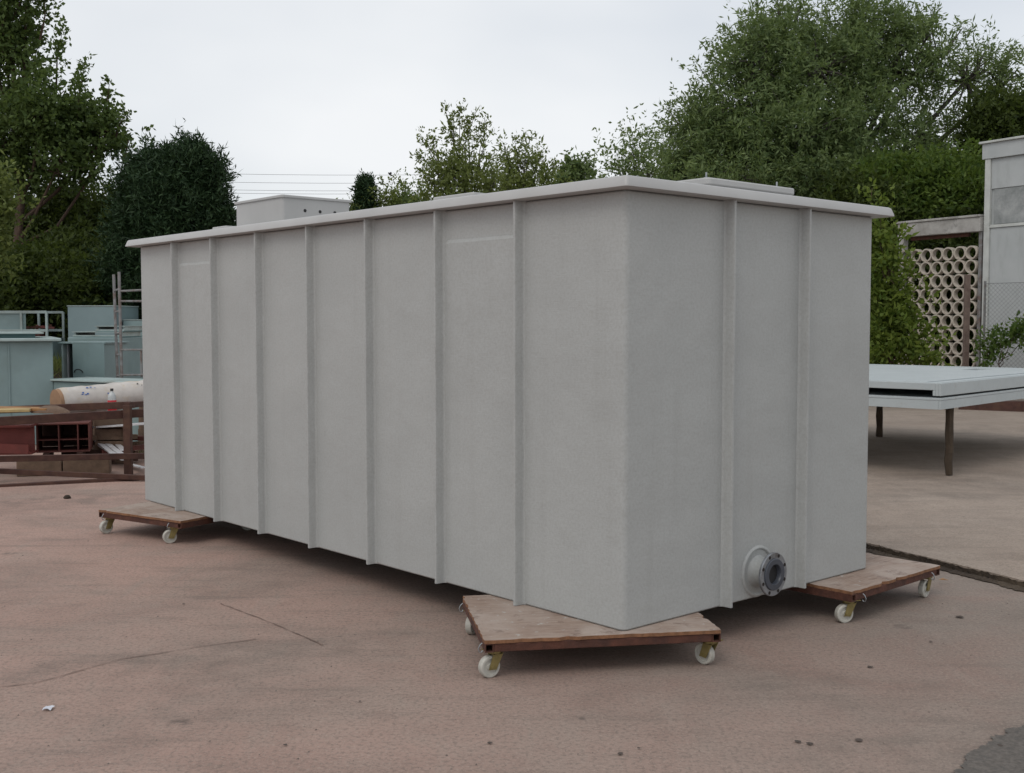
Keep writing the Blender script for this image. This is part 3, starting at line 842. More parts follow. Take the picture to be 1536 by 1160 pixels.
def box_thing(name, label, cat, corner, ang, lx, ly, z0, z1, mat, group=None, flange=0.0, fl_mat=None, seams=(), fl_t=0.04):
    """corner = front right bottom corner; x to the left, y to the back"""
    t = thing(name, (corner[0], corner[1], z0), label, cat, group)
    Mx = Matrix.Translation((corner[0], corner[1], 0)) @ Matrix.Rotation(ang, 4, 'Z')
    MB().box((-lx / 2, ly / 2, (z0 + z1) / 2), (lx, ly, z1 - z0), Mx).build('body', mat, t, bevel=0.012)
    if flange:
        MB().box((-lx / 2, ly / 2, z1 + fl_t / 2 + 0.001), (lx + 2 * flange, ly + 2 * flange, fl_t), Mx).build('rim', fl_mat or mat, t, bevel=0.01)
    for s in seams:
        MB().box((-s, -0.006, (z0 + z1) / 2), (0.02, 0.012, z1 - z0 - 0.04), Mx).build('rib', mat, t, bevel=0.004)
    return t, Mx
GT = 'teal fibreglass tanks and covers in the yard'
cA = at(80, 560, 15.0)
tA, MA = box_thing('teal_tank', 'wide teal fibreglass tank at the left edge with pale rim', 'tank', (cA.x, cA.y), math.radians(25), 3.0, 1.9, 0, 1.355, M['teal'], GT, 0.10, M['teal_pale'], (0.53, 1.3, 2.1))
fp1 = thing('teal_cover', (cA.x - 1, cA.y + 0.5, 1.40), 'flat pale teal cover lying on the wide teal tank', 'cover', GT)
MB().box((-1.15, 0.75, 1.462), (2.1, 1.3, 0.022), MA).build('top_sheet', M['teal_pale'], fp1, bevel=0.004)
MB().box((-1.15, 0.75, 1.4235), (1.9, 1.1, 0.054), MA).build('underside', M['teal_shade'], fp1)  # fills the gap below the sheet, its shade put into the colour
# cabinet B: open recess on its left and closed door on the right
cB = at(157, 560, 16.0)
angB = math.radians(-4)
tB = thing('teal_cabinet', (cB.x, cB.y, 0), 'teal cabinet with an open dark recess beside its door and looped handle', 'cabinet', GT)
MBm = Matrix.Translation((cB.x, cB.y, 0)) @ Matrix.Rotation(angB, 4, 'Z')
MB().box((-0.23, 0.012, 0.665), (0.46, 0.02, 1.28), MBm).build('door', M['teal'], tB, bevel=0.005)
MB().box((-0.32, 0.42, 1.315), (0.68, 0.84, 0.025), MBm).build('top_sheet', M['teal'], tB, bevel=0.004)
MB().box((-0.02, 0.43, 0.65), (0.02, 0.80, 1.30), MBm).build('side_panel', M['teal'], tB)
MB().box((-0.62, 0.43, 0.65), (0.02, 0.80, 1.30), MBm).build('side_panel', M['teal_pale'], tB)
MB().box((-0.32, 0.84, 0.65), (0.60, 0.02, 1.30), MBm).build('back_panel', M['teal_shade'], tB)  # shade of the recess put into the darker teal
MB().box((-0.60, 0.18, 0.65), (0.018, 0.05, 1.28), MBm).build('edge_strip', M['white'], tB)
mb = MB()
mb.tube([MBm @ Vector((-0.37 + 0.06 * math.cos(a), -0.012 - 0.02 * math.sin(a), 0.90 + 0.045 * math.sin(a))) for a in [math.pi * i / 8 for i in range(9)]], 0.008, 6)
mb.build('handle', M['rubber'], tB)
# tank F with trays D
cF = at(182, 540, 17.6)
tF, MF = box_thing('teal_tank', 'teal tank behind the cabinet carrying two shallow trays', 'tank', (cF.x, cF.y), math.radians(-6), 0.86, 0.8, 0, 1.37, M['teal'], GT)
for k, (ox, w, z) in enumerate(((-0.40, 0.80, 1.372), (-0.20, 0.46, 1.46))):
    t = thing('shallow_tray', (cF.x, cF.y, z), ('wider teal tray lying directly on the teal tank behind the cabinet', 'smaller teal tray on top of the wider tray near the scaffold')[k], 'tray', GT)
    tz = 0.085
    MB().box((ox, 0.4, z + 0.006), (w, 0.7, 0.012), MF).build('base', M['teal_shade'], t)  # shade inside the tray put into the darker teal
    mb = MB()
    mb.box((ox, 0.06, z + 0.02), (w, 0.02, 0.025), MF)
    mb.box((ox - w / 2 + 0.02, 0.4, z + 0.046), (0.03, 0.64, 0.065), MF)
    mb.box((ox + w / 2 - 0.02, 0.4, z + 0.046), (0.03, 0.64, 0.065), MF)
    mb.box((ox, 0.4, z + 0.082), (w + 0.02, 0.72, 0.010), MF)
    mb.build('rim', M['teal_pale'], t)
cC = at(172, 480, 21.6)
box_thing('teal_tank', 'tall grey teal box behind the others below the conifer', 'tank', (cC.x, cC.y), math.radians(-5), 0.92, 1.1, 0.85, 1.90, simple('greyed_teal', (0.21, 0.29, 0.305), 0.5, 0.15, 2), GT, 0.012, M['teal_pale'], (), 0.02)
cE = at(232, 520, 21.8)
tE, ME = box_thing('teal_tank', 'teal box with a raised band standing behind the scaffold frame', 'tank', (cE.x, cE.y), math.radians(-6), 0.62, 0.9, 0.78, 1.64, M['teal'], GT, 0.01, M['teal_pale'], (), 0.016)
MB().box((-0.31, -0.012, 1.20), (0.64, 0.022, 0.03), ME).build('band', M['teal_pale'], tE)
# long low tray behind the roll
a0, a1 = at(70, 580, 15.0), at(262, 577, 13.9)
d0 = (a1 - a0).xy.normalized()
tr = thing('long_trough', (a0.x, a0.y, 0), 'long low teal trough lying behind the wrapped roll', 'trough', GT)
zt = 0.835
bk = Vector((-d0.y, d0.x, 0))
Lr = (a1 - a0).length
Mt = Matrix(((d0.x, -d0.y, 0, a0.x), (d0.y, d0.x, 0, a0.y), (0, 0, 1, 0), (0, 0, 0, 1)))
MB().box((Lr / 2, 0.35, zt / 2), (Lr, 0.6, zt - 0.02), Mt).build('body', M['teal'], tr, bevel=0.01)
MB().box((Lr / 2, 0.35, zt + 0.012), (Lr + 0.06, 0.68, 0.024), Mt).build('rim', M['teal_pale'], tr, bevel=0.005)
# wrapped roll
r0 = at(86, 604, 12.95)
r1 = r0 + Vector((0.70, 0.71, 0.055)) * 2.2
rad = 0.163
roll = thing('wrapped_roll', (r0.x, r0.y, r0.z - rad), 'long roll in printed white plastic wrap with bare cardboard end', 'roll')
ax = (r1 - r0).normalized()
MR = Matrix.Translation(r0) @ ax.to_track_quat('Z', 'Y').to_matrix().to_4x4()
LR = (r1 - r0).length
mb = MB()
nseg = 40
pr = [(rad * 0.985 + 0.004 * math.sin(i * 1.7) + 0.003 * math.sin(i * 0.6), 0.02 + LR * i / nseg) for i in range(nseg + 1)]
mb.lathe(pr, 28, MR)
mb.build('wrap', M['wrap'], roll, smooth=60)
MB().lathe([(0.05, -0.02), (rad - 0.012, -0.02), (rad - 0.010, 0.06)], 28, MR).build('cardboard_end', M['card'], roll, smooth=40)
def patch(a0_, a1_, z0_, z1_, mat, name, lift=0.006):
    mb = MB()
    n = 5
    vs = [MR @ Vector(((rad + lift) * math.cos(a0_ + (a1_ - a0_) * i / n), (rad + lift) * math.sin(a0_ + (a1_ - a0_) * i / n), z)) for z in (z0_, z1_) for i in range(n + 1)]
    mb.add(vs, [(i, i + 1, n + 1 + i + 1, n + 1 + i) for i in range(n)])
    return mb.build(name, mat, roll)
# angle that faces the camera
vdir = MR.inverted().to_3x3() @ (Vector((0, 0, CAM_H)) - r0)
av = math.atan2(vdir.y, vdir.x)
updir = MR.inverted().to_3x3() @ Vector((0, 0, 1))
sg = 1 if (updir.x * -math.sin(av) + updir.y * math.cos(av)) > 0 else -1
bt_ = at(168, 600, 12.98)
cr = thing('wooden_crate', (bt_.x, bt_.y, 0), 'small dark wooden crate standing in front of the wrapped roll', 'crate')
for k in range(4):
    for sx_ in (-1, 1):
        MB().box((bt_.x, bt_.y + sx_ * 0.085, 0.065 + k * 0.135), (0.34, 0.016, 0.12)).build('slat', M['timber'], cr)
for sx_ in (-1, 1):
    MB().box((bt_.x + sx_ * 0.15, bt_.y, 0.27), (0.03, 0.15, 0.53)).build('corner_post', M['timber'], cr)
MB().box((bt_.x, bt_.y, 0.545), (0.35, 0.20, 0.016)).build('lid', M['timber'], cr)
bo = thing('plastic_bottle', (bt_.x, bt_.y, 0.553), 'clear plastic bottle with red label standing in front of the wrapped roll', 'bottle')
BMx = Matrix.Translation((bt_.x, bt_.y, 0.553))
MB().lathe([(0.0, 0.0), (0.042, 0.0), (0.047, 0.010), (0.047, 0.19), (0.043, 0.215), (0.028, 0.245), (0.016, 0.262), (0.015, 0.280), (0.0, 0.281)], 20, BMx).build('body', M['bottle'], bo, smooth=50)
MB().lathe([(0.0478, 0.045), (0.0482, 0.046), (0.0482, 0.165), (0.0478, 0.166)], 20, BMx).build('label_wrap', M['red'], bo, smooth=50)
MB().lathe([(0.018, 0.270), (0.018, 0.296), (0.016, 0.298), (0.0, 0.298)], 14, BMx).build('cap', M['black'], bo, smooth=40)
rk = random.Random(21)
for (zz, aa) in ((0.10, 0.35), (0.107, 0.45), (0.117, 0.30), (0.13, 0.33), (0.24, 0.22), (0.25, 0.12), (0.26, 0.20), (0.42, 0.75), (0.44, 0.6), (0.14, 0.85), (0.16, 0.88), (0.18, 0.8)):
    patch(av + sg * aa, av + sg * (aa + rk.uniform(0.05, 0.13)), LR * zz, LR * (zz + rk.uniform(0.006, 0.014)), M['blue'] if zz < 0.4 else M['black'], 'printed_mark')
for k, s in enumerate((0.18, 0.55, 0.9)):
    c = r0.lerp(r1, s)
    hh = c.z - rad - 0.004
    t = thing('bearer_stack', (c.x, c.y, 0), ('timber stack under the cardboard end of the roll', 'timber stack under the middle of the roll', 'timber stack under the hidden end of the roll')[k], 'timber')
    dd = Vector((-ax.y, ax.x, 0)).normalized()
    nblk = 4
    for j in range(nblk):
        h = hh / nblk
        cc = Vector((c.x, c.y, h * (j + 0.5)))
        MB().beam(cc - dd * (0.36 - 0.03 * (j % 2)), cc + dd * (0.36 - 0.02 * j), 0.12, h - 0.003).build('block', M['timber'], t)

# rusty steel frame in front
fr = thing('storage_rack', (-4.6, 11.6, 0), 'rusty brown steel rack frame lying at the left edge', 'frame')
def bar(p, q, w, h, mat='rust_dark', name='rail'):
    return MB().beam(p, q, w, h).build(name, M[mat], fr, bevel=0.004)
bar(at(-60, 635.5, 11.0), at(262, 617.0, 12.3), 0.06, 0.085)
bar(at(-60, 617.5, 12.5), at(196, 607.5, 12.75), 0.06, 0.075)
bar(at(-60, 690, 11.2), at(262, 683, 12.0), 0.05, 0.06)
bar(at(-60, 704, 11.4), at(262, 719, 11.5), 0.05, 0.05)
bar(at(-60, 735.5, 10.95), at(262, 716.5, 11.7), 0.07, 0.065)
pb = gnd(193, 713)
bar((pb.x, pb.y, 0.0), (pb.x, pb.y, 0.735), 0.075, 0.075, name='post')
bar((pb.x, pb.y - 0.02, 0.74), (pb.x - 0.02, pb.y + 0.75, 0.70), 0.06, 0.06)
b2 = gnd(-40, 728)
bar((b2.x, b2.y, 0.0), (b2.x, b2.y, 0.66), 0.075, 0.075, name='post')
# planks lying on the rack
pk = [(at(-60, 608, 12.2), at(78, 610, 12.0), 0.22, 0.03, 'timber_new', 'orange timber plank lying on the rusty rack at the left edge'),
      (at(-60, 625, 11.7), at(46, 621, 11.9), 0.20, 0.03, 'board', 'yellow board lying in front of the orange plank on the rack')]
for p, q2, w, h, mt_, lb in pk:
    z = 0.69
    p, q2 = Vector((p.x, p.y, z)), Vector((q2.x, q2.y, z))
    tag(MB().beam(p, q2, w, h).build('plank', M[mt_], base=(p + q2) / 2, bevel=0.004), lb, 'plank')
lump = MB().lathe([(0.0, 0.10), (0.06, 0.095), (0.13, 0.06), (0.18, 0.02), (0.19, 0.0)], 12)
lo_ = at(76, 620, 12.0)
o = lump.build('sandbag', M['timber'], smooth=70)
o.location = (lo_.x, lo_.y, 0.655)
o.scale = (1.1, 0.7, 0.75)
tag(o, 'small brown sack lying on the rusty rack beside the planks', 'sack')
# red oxide steel pieces stored in the rack
c0 = at(-50, 660, 12.1)
bx1 = at(52, 660, 12.2)
ib = thing('steel_beam', (bx1.x, bx1.y, 0.2), 'red oxide painted steel girder lying inside the rusty rack', 'girder')
for z, w, h in ((0.505, 0.30, 0.022), (0.36, 0.02, 0.27), (0.215, 0.30, 0.022)):
    MB().beam((c0.x, c0.y, z), (bx1.x, bx1.y, z), w, h).build('web' if w < 0.1 else 'top_plate' if z > 0.4 else 'bottom_plate', M['oxide'], ib)
MB().beam((c0.x, c0.y - 0.16, 0.30), (bx1.x, bx1.y - 0.16, 0.26), 0.012, 0.10).build('gusset', M['oxide'], ib)
k0, k1 = at(54, 655, 12.3), at(134, 655, 12.45)
kx = (k1 - k0).xy.normalized()
MK = Matrix(((kx.x, -kx.y, 0, k0.x), (kx.y, kx.x, 0, k0.y), (0, 0, 1, 0), (0, 0, 0, 1)))
kl = (k1 - k0).length
ck = thing('steel_box_section', (k0.x, k0.y, 0.2), 'brown steel box section with four open compartments beside the red girder', 'box section')
MB().box((kl / 2, 0.25, 0.20), (kl, 0.5, 0.015), MK).build('bottom_plate', M['oxide_brown'], ck)
MB().box((kl / 2, 0.25, 0.50), (kl, 0.5, 0.015), MK).build('top_plate', M['oxide_brown'], ck)
MB().box((kl / 2, 0.495, 0.35), (kl, 0.01, 0.28), MK).build('back_plate', M['rust_dark'], ck)
for s in (0.006, kl * 0.42, kl * 0.78, kl - 0.006):
    MB().box((s, 0.24, 0.35), (0.012, 0.47, 0.284), MK).build('divider', M['oxide_brown'], ck)
MB().box((kl / 2, 0.26, 0.325), (kl - 0.03, 0.44, 0.010), MK).build('shelf', M['oxide_brown'], ck)
for x0_, x1_, py_, dd_, lab in ((20, 88, 716, 0.0, 'left brown timber sleeper under the box section'), (90, 160, 714, 0.0, 'right brown timber sleeper under the box section')):
    a_, b_ = gnd(x0_, py_), gnd(x1_, py_ - 2)
    tag(MB().beam((a_.x, a_.y + .12, 0.082), (b_.x, b_.y + .12, 0.082), 0.2, 0.16).build('sleeper', M['timber'], base=(a_ + b_) / 2, bevel=0.008), lab, 'timber')
bm_ = thing('bearer_rail', (k0.x, k0.y, 0), 'low dark steel bearers holding the red girder and box section', 'bearer')
for s in (-0.9, 0.1, kl - 0.1):
    MB().box((s, 0.2, 0.095), (0.06, 0.5, 0.188), MK).build('bearer', M['rust_dark'], bm_)
# white plastic trims and sheet scraps on the ground behind the rack
for k, (xa, ya, xb, yb, dd_, zz) in enumerate(((146, 662, 176, 686, 12.7, 0.0), (152, 659, 182, 681, 12.8, 0), (150, 668, 186, 690, 12.6, 0), (168, 659, 186, 676, 12.9, 0), (196, 697, 216, 702, 12.3, 0))):
    a_, b_ = at(xa, ya, dd_ + 0.3), at(xb, yb, dd_ - 0.3)
    a_.z, b_.z = max(a_.z, 0.03), max(b_.z, 0.03)
    tag(MB().beam(a_, b_, 0.06, 0.012).build('plastic_trim', M['white'], base=(a_ + b_) / 2),
        'white plastic trim strip in the loose heap behind the rusty post' if k < 4 else 'short white plastic strip right of the rusty post', 'strip', 'white plastic trim strips' if k < 4 else None)
hp = thing('scrap_heap', (-4.3, 13.0, 0), 'low heap of dark scrap steel under the white trims', 'scrap')
for k in range(9):
    p = Vector((-4.55 + rk.uniform(-.35, .35), 13.05 + rk.uniform(-.2, .2), 0.05 + 0.03 * k))
    a = rk.uniform(-0.6, 0.6)
    d = Vector((math.cos(a), math.sin(a), rk.uniform(-.08, .08))) * 0.3
    MB().beam(p - d, p + d, 0.07, 0.05).build('offcut', M[('rust_dark', 'oxide_brown', 'timber')[k % 3]], hp)
wsh = MB().beam(at(152, 640, 13.1), at(240, 634, 12.6), 0.35, 0.02)
tag(wsh.build('white_sheet', M['white'], base=at(190, 637, 12.9)), 'white plastic sheet lying under the wrapped roll', 'sheet')

# stillage cage on the bank
cg0, cg1 = at(-30, 480, 21.6), at(70, 480, 21.6)
cg = thing('stillage_cage', (cg1.x, cg1.y, 0.9), 'teal framed stillage cage filled with rusty scrap at the left edge', 'cage')
zt0, zt1 = 0.9, 1.80
for y in (0, 0.8):
    for x in (cg0.x, (cg0.x + cg1.x) / 2 + 0.15, cg1.x):
        MB().beam((x, cg0.y + y, zt0), (x, cg0.y + y, zt1), 0.04, 0.04).build('upright', M['teal_pale'], cg)
    for z in (zt1, 1.45):
        MB().beam((cg0.x, cg0.y + y, z), (cg1.x, cg0.y + y, z), 0.035, 0.045).build('rail', M['teal_pale'], cg)
MB().box(((cg0.x + cg1.x) / 2, cg0.y + 0.4, zt0 + 0.15), (cg1.x - cg0.x, 0.8, 0.5)).build('base', M['teal'], cg)
MB().box((cg0.x + 0.45, cg0.y + 0.03, 1.62), (0.8, 0.01, 0.30)).build('side_sheet', M['teal'], cg)
sp_ = thing('scrap_heap', (cg1.x - 0.7, cg0.y + 0.3, 1.30), 'tangle of rusty scrap heaped inside the teal stillage cage', 'scrap')
for k in range(34):
    p = Vector((rk.uniform(cg0.x + .1, cg1.x - .1), cg0.y + rk.uniform(0.05, 0.6), 1.33 + rk.uniform(0, 0.2)))
    a = rk.uniform(-3, 3)
    d = Vector((math.cos(a), 0.3 * math.sin(a), rk.uniform(-.3, .3))) * rk.uniform(0.1, 0.25)
    MB().beam(p - d, p + d, 0.05, 0.04).build('offcut', M[('rust', 'oxide')[k % 2]], sp_)

# scaffold tower end frame
sc = thing('scaffold_tower', at(180, 570, 15.6) * 1.0, 'grey scaffold tower frame with rungs standing beside the tank', 'scaffold')
OFF[sc.name] = Vector(sc.location)
u0b, u0t = at(177.5, 600, 15.9), at(170.5, 412, 15.9)
u1b, u1t = at(183.5, 600, 15.45), at(178.5, 408, 15.45)
def down(b, t_):
    d = (b - t_)
    return b + d * (b.z / max(1e-3, t_.z - b.z))
u0b, u1b = down(u0b, u0t), down(u1b, u1t)
for a, b in ((u0b, u0t), (u1b, u1t)):
    MB().tube([a, b], 0.021, 8).build('upright', M['pole'], sc, smooth=50)
for k in range(7):
    s = 0.12 + k * 0.13
    MB().tube([u0b.lerp(u0t, s), u1b.lerp(u1t, s)], 0.014, 6).build('rung', M['pole'], sc, smooth=50)
for ya, yb in ((437, 433), (452, 452), (525, 525), (563, 562)):
    s = (ya - 408) / (600 - 408)
    MB().tube([at(180, ya, 15.45), at(262, yb, 14.9)], 0.014, 6).build('cross_tube', M['pole'], sc, smooth=50)
MB().tube([at(211.5, 525, 15.25), at(212.5, 566, 15.25)], 0.016, 6).build('short_upright', M['pole'], sc, smooth=50)

# ================================================================== PLANTS
def norm(a): return a / np.maximum(1e-9, np.linalg.norm(a, axis=1, keepdims=True))
def leaf_mesh(name, P, D, L, Wd, mat, rs, off):
    n = len(P)
    R = rs.normal(size=(n, 3))
    R[:, 2] += 0.4
    B = norm(np.cross(D, R))
    Lv = (L * np.exp(rs.normal(0, 0.32, n)))[:, None]
    Wv = (Wd * rs.uniform(0.7, 1.3, n))[:, None]
    Nn = np.cross(B, D)
    V = np.empty((n, 4, 3), np.float32)
    V[:, 0] = P
    V[:, 1] = P + D * Lv * 0.5 + B * Wv * 0.5 + Nn * Wv * 0.12
    V[:, 2] = P + D * Lv
    V[:, 3] = P + D * Lv * 0.5 - B * Wv * 0.5 + Nn * Wv * 0.12
    V -= np.array(off, np.float32)
    me = bpy.data.meshes.new(name)
    me.vertices.add(n * 4)
    me.vertices.foreach_set('co', V.reshape(-1))
    me.loops.add(n * 4)
    me.loops.foreach_set('vertex_index', np.arange(n * 4, dtype=np.int32))
    me.polygons.add(n)
    me.polygons.foreach_set('loop_start', np.arange(0, n * 4, 4, dtype=np.int32))
    me.update(calc_edges=True)
    me.validate()
    me.materials.append(mat)
    return me
def tree(name, label, cat, base, trunk_top, r0, lobes, leaf, mat, bark, seed, group=None, shoots=(), up=0.35, twig=0.45, per=16, clump=0.33, droop=0.0, limbs=True, shell=2.2, stiff=0.7, dens=1.0, ntwk=1.0):
    """lobes: (centre, radii, clumps, twigs per clump); shoots: (p0, p1, radius, twigs)"""
    rs = np.random.RandomState(seed)
    t = thing(name, base, label, cat, group)
    bs = np.array(base)
    wood = MB()
    P_, D_ = [], []
    top = np.array(trunk_top, float)
    nT = 7
    tp = [bs + (top - bs) * i / (nT - 1) + (rs.normal(size=3) * r0 * 0.6 if 0 < i else 0) for i in range(nT)]
    wood.tube(tp, [r0 * (1.25 if i == 0 else 1) * (1 - 0.72 * i / (nT - 1)) for i in range(nT)], 9)
    for (c, rad_, ncl, ntw) in lobes:
        c, rad_ = np.array(c, float), np.array(rad_, float)
        ncl, ntw = max(4, int(ncl * dens)), max(2, int(ntw * ntwk))
        if limbs:
            zt_ = bs[2] + (c[2] - bs[2]) * 0.6
            k = min(1.0, max(0.15, (zt_ - bs[2]) / max(0.1, (top[2] - bs[2]))))
            st = bs + (top - bs) * k
            mid = (st + c) / 2 + np.array([0, 0, -0.12 * np.linalg.norm(c - st)]) + rs.normal(size=3) * 0.1
            lr = r0 * 0.34
            wood.tube([st, mid, c, c + np.array([0, 0, rad_[2] * 0.5])], [lr, lr * 0.8, lr * 0.55, lr * 0.2], 6)
        d = norm(rs.normal(size=(ncl, 3)))
        rr_ = rs.rand(ncl, 1) ** (1 / shell)
        cc = c + d * rr_ * rad_
        if limbs:
            for q_ in cc[:: max(1, ncl // 22)]:
                s_ = c + (q_ - c) * 0.1 * rs.rand()
                m_ = (s_ + q_) / 2 + rs.normal(size=3) * 0.12
                wood.tube([s_, m_, q_], [r0 * 0.13, r0 * 0.09, r0 * 0.03], 4, False)
        out = norm((cc - c) / rad_ + 1e-6)
        n = ncl * ntw
        ci = np.repeat(np.arange(ncl), ntw)
        sz = rs.uniform(0.6, 1.35, (ncl, 1))[ci]
        tpos = cc[ci] + rs.normal(size=(n, 3)) * clump * sz
        td = norm(out[ci] * 0.55 + rs.normal(size=(n, 3)) * stiff + np.array([0, 0, up]))
        tt = rs.rand(n, per, 1)
        lp = tpos[:, None] + td[:, None] * tt * twig + rs.normal(size=(n, per, 3)) * leaf[0] * 0.35
        lp[..., 2] -= droop * tt[..., 0] ** 2
        ld = td[:, None] * 0.6 + rs.normal(size=(n, per, 3)) * 0.75 + np.array([0, 0, -droop * 0.8])
        P_.append(lp.reshape(-1, 3))
        D_.append(norm(ld.reshape(-1, 3)))
    for (p0, p1, rad_, ntw) in shoots:
        p0, p1 = np.array(p0, float), np.array(p1, float)
        ax_ = (p1 - p0) / np.linalg.norm(p1 - p0)
        bend = rs.normal(size=3) * 0.06 * np.linalg.norm(p1 - p0)
        wood.tube([p0, (p0 + p1) / 2 + bend, p1], [r0 * 0.22, r0 * 0.13, 0.006], 4, False)
        s_ = rs.rand(ntw, 1) ** 0.85
        tpos = p0 + (p1 - p0) * s_ + bend * (4 * s_ * (1 - s_)) + rs.normal(size=(ntw, 3)) * rad_ * (1.05 - 0.8 * s_) * 0.5
        td = norm(ax_ * 0.8 + rs.normal(size=(ntw, 3)) * 0.6)
        pe_ = max(4, per // 2)
        tt = rs.rand(ntw, pe_, 1)
        lp = tpos[:, None] + td[:, None] * tt * twig * 0.5 + rs.normal(size=(ntw, pe_, 3)) * leaf[0] * 0.3
        ld = td[:, None] * 0.7 + rs.normal(size=(ntw, pe_, 3)) * 0.6
        P_.append(lp.reshape(-1, 3))
        D_.append(norm(ld.reshape(-1, 3)))
    wood.build('trunk', bark, t, smooth=60)
    P_, D_ = np.concatenate(P_), np.concatenate(D_)
    keep = P_[:, 2] > 0.05
    me = leaf_mesh('crown', P_[keep], D_[keep], leaf[0], leaf[1], mat, rs, base)
    link('crown', me, t)
    return t
def lobe(px, py, rx, ry, d, ncl, ntw, dd=0.0, deep=None):
    k = (d + dd) / FPX
    c = at(px, py, d + dd)
    return (tuple(c), (rx * k, (deep if deep else rx * k), ry * k), ncl, ntw)
def shoot(p, q, d, r, n, dd=0.0):
    return (tuple(at(p[0], p[1], d + dd)), tuple(at(q[0], q[1], d + dd * 0.6)), r, n)

# tall poplar-like tree at the left
d = 26.0
bt = at(28, 420, d); bt.z = 0.9
tree('tall_tree', 'tall broadleaf tree with bare brown trunk at the left edge', 'tree', tuple(bt), tuple(at(22, 40, d)), 0.13,
     [lobe(8, 70, 40, 75, d, 105, 8), lobe(-20, -40, 64, 80, d, 90, 7), lobe(40, -20, 14, 60, d, 30, 7), lobe(62, 170, 46, 46, d, 85, 8, -0.6), lobe(5, 190, 55, 70, d, 80, 8),
      lobe(118, 208, 38, 46, d, 80, 8, 0.5), lobe(158, 208, 20, 34, d, 32, 7), lobe(88, 250, 48, 30, d, 30, 6, -0.4), lobe(25, 258, 40, 28, d, 42, 8), lobe(138, 262, 30, 20, d, 12, 5)],
     (0.095, 0.075), M['leaf_poplar'], M['bark'], 1,
     shoots=[shoot((84, 150), (93, 50), d, 0.34, 44), shoot((116, 180), (128, 92), d, 0.30, 40), shoot((154, 195), (164, 126), d, 0.30, 36), shoot((172, 215), (190, 166), d, 0.28, 26),
             shoot((186, 240), (194, 205), d, 0.3, 20), shoot((60, 60), (66, -10), d, 0.4, 40)], up=0.5, twig=0.36, per=12, clump=0.19, dens=0.62)
# dark conifer
d = 23.5
bt = at(262, 470, d); bt.z = 0.6
tree('dark_conifer', 'dense dark evergreen conifer behind the left end of the tank', 'conifer', tuple(bt), tuple(at(262, 235, d)), 0.14,
     [lobe(260, 385, 58, 95, d, 300, 12), lobe(262, 310, 54, 50, d, 190, 12), lobe(222, 318, 22, 46, d, 70, 12), lobe(300, 345, 22, 66, d, 80, 12), lobe(285, 262, 24, 22, d, 46, 11), lobe(235, 275, 24, 22, d, 46, 11),
      lobe(205, 400, 26, 74, d, 80, 12), lobe(322, 400, 16, 60, d, 50, 12)],
     (0.12, 0.030), M['leaf_conifer'], M['bark'], 2,
     shoots=[shoot((x, y + 46), (x + dx, y + 6), d, 0.2, 34) for x, y, dx in ((285, 206, 4), (276, 222, 1), (294, 216, 5), (258, 224, -2), (224, 236, -5), (268, 214, -3), (248, 222, 0), (232, 228, -4), (216, 232, -6), (302, 224, 6), (314, 240, 8), (322, 262, 9), (204, 246, -8), (330, 290, 8), (336, 320, 6))],
     up=0.75, twig=0.35, per=20, clump=0.17, stiff=0.4, shell=4.0)
# understorey shrubs at the left
sh = [(20, 400, 60, 90, 29.5, 'leaf_dark', 'dark shrub below the tall tree trunk at the left edge', 150),
      (85, 360, 70, 70, 28.5, 'leaf_dark', 'dark tall shrub between the tall tree and the conifer', 170),
      (110, 415, 55, 45, 25.5, 'leaf_dark', 'low shrub behind the teal boxes left of the conifer', 100),
      (160, 385, 45, 75, 27.5, 'leaf_dark', 'dark shrub tucked against the left side of the conifer', 130),
      (40, 445, 90, 45, 24.5, 'leaf_dark', 'low dark hedge mass behind the stillage cage', 190),
      (150, 450, 50, 40, 24.2, 'leaf_dark', 'low dark shrub behind the scaffold frame', 110)]
for i, (px, py, rx, ry, d, mt_, lb, n) in enumerate(sh):
    b = at(px, py, d); b.z = 0.9
    tree('shrub', lb, 'shrub', tuple(b), (b.x, b.y, b.z + 1.0), 0.05, [lobe(px, py, rx, ry, d, n, 11), lobe(px + rx * .3, py - ry * .35, rx * .55, ry * .6, d, n // 3, 10), lobe(px - rx * .4, py + ry * .3, rx * .6, ry * .8, d, n // 3, 10)],
         (0.11, 0.06), M[mt_], M['bark'], 20 + i, 'shrubs along the left boundary', per=13, clump=0.22, twig=0.35, shell=3)
b = at(-28, 330, 21.0); b.z = 0.9
tree('shrub', 'yellow green bush tip poking in at the left edge below the tall tree', 'shrub', tuple(b), tuple(at(-28, 260, 21)), 0.04,
     [lobe(-24, 290, 20, 40, 21.0, 40, 9), lobe(-26, 345, 22, 40, 21.0, 36, 9)], (0.10, 0.055), M['leaf_olive'], M['bark'], 31, per=12, clump=0.18, twig=0.3)
# centre trees behind the tank
d = 20.0
b = at(700, 420, d); b.z = 0
sl = [((676, 290), (634, 205)), ((670, 280), (628, 232)), ((672, 270), (648, 208)), ((684, 270), (668, 165)), ((690, 260), (690, 158)), ((700, 265), (714, 168)), ((712, 270), (727, 176)), ((660, 285), (636, 262)), ((720, 262), (726, 200)), ((690, 250), (680, 185)), ((705, 250), (702, 180))]
tree('young_tree', 'taller olive green young tree with upright shoots behind the tank roof', 'tree', tuple(b), tuple(at(695, 240, d)), 0.07,
     [lobe(688, 262, 24, 18, d, 26, 9), lobe(662, 300, 22, 30, d, 26, 9), lobe(705, 300, 40, 32, d, 50, 9), lobe(738, 272, 16, 14, d, 12, 8), lobe(690, 350, 60, 50, d, 60, 9)], (0.072, 0.033), M['leaf_olive'], M['bark_grey'], 3,
     shoots=[shoot(p, q_, d, 0.20, 30) for p, q_ in sl], up=0.6, per=12, clump=0.14, twig=0.26, dens=0.5)
d = 21.5
b = at(785, 420, d); b.z = 0
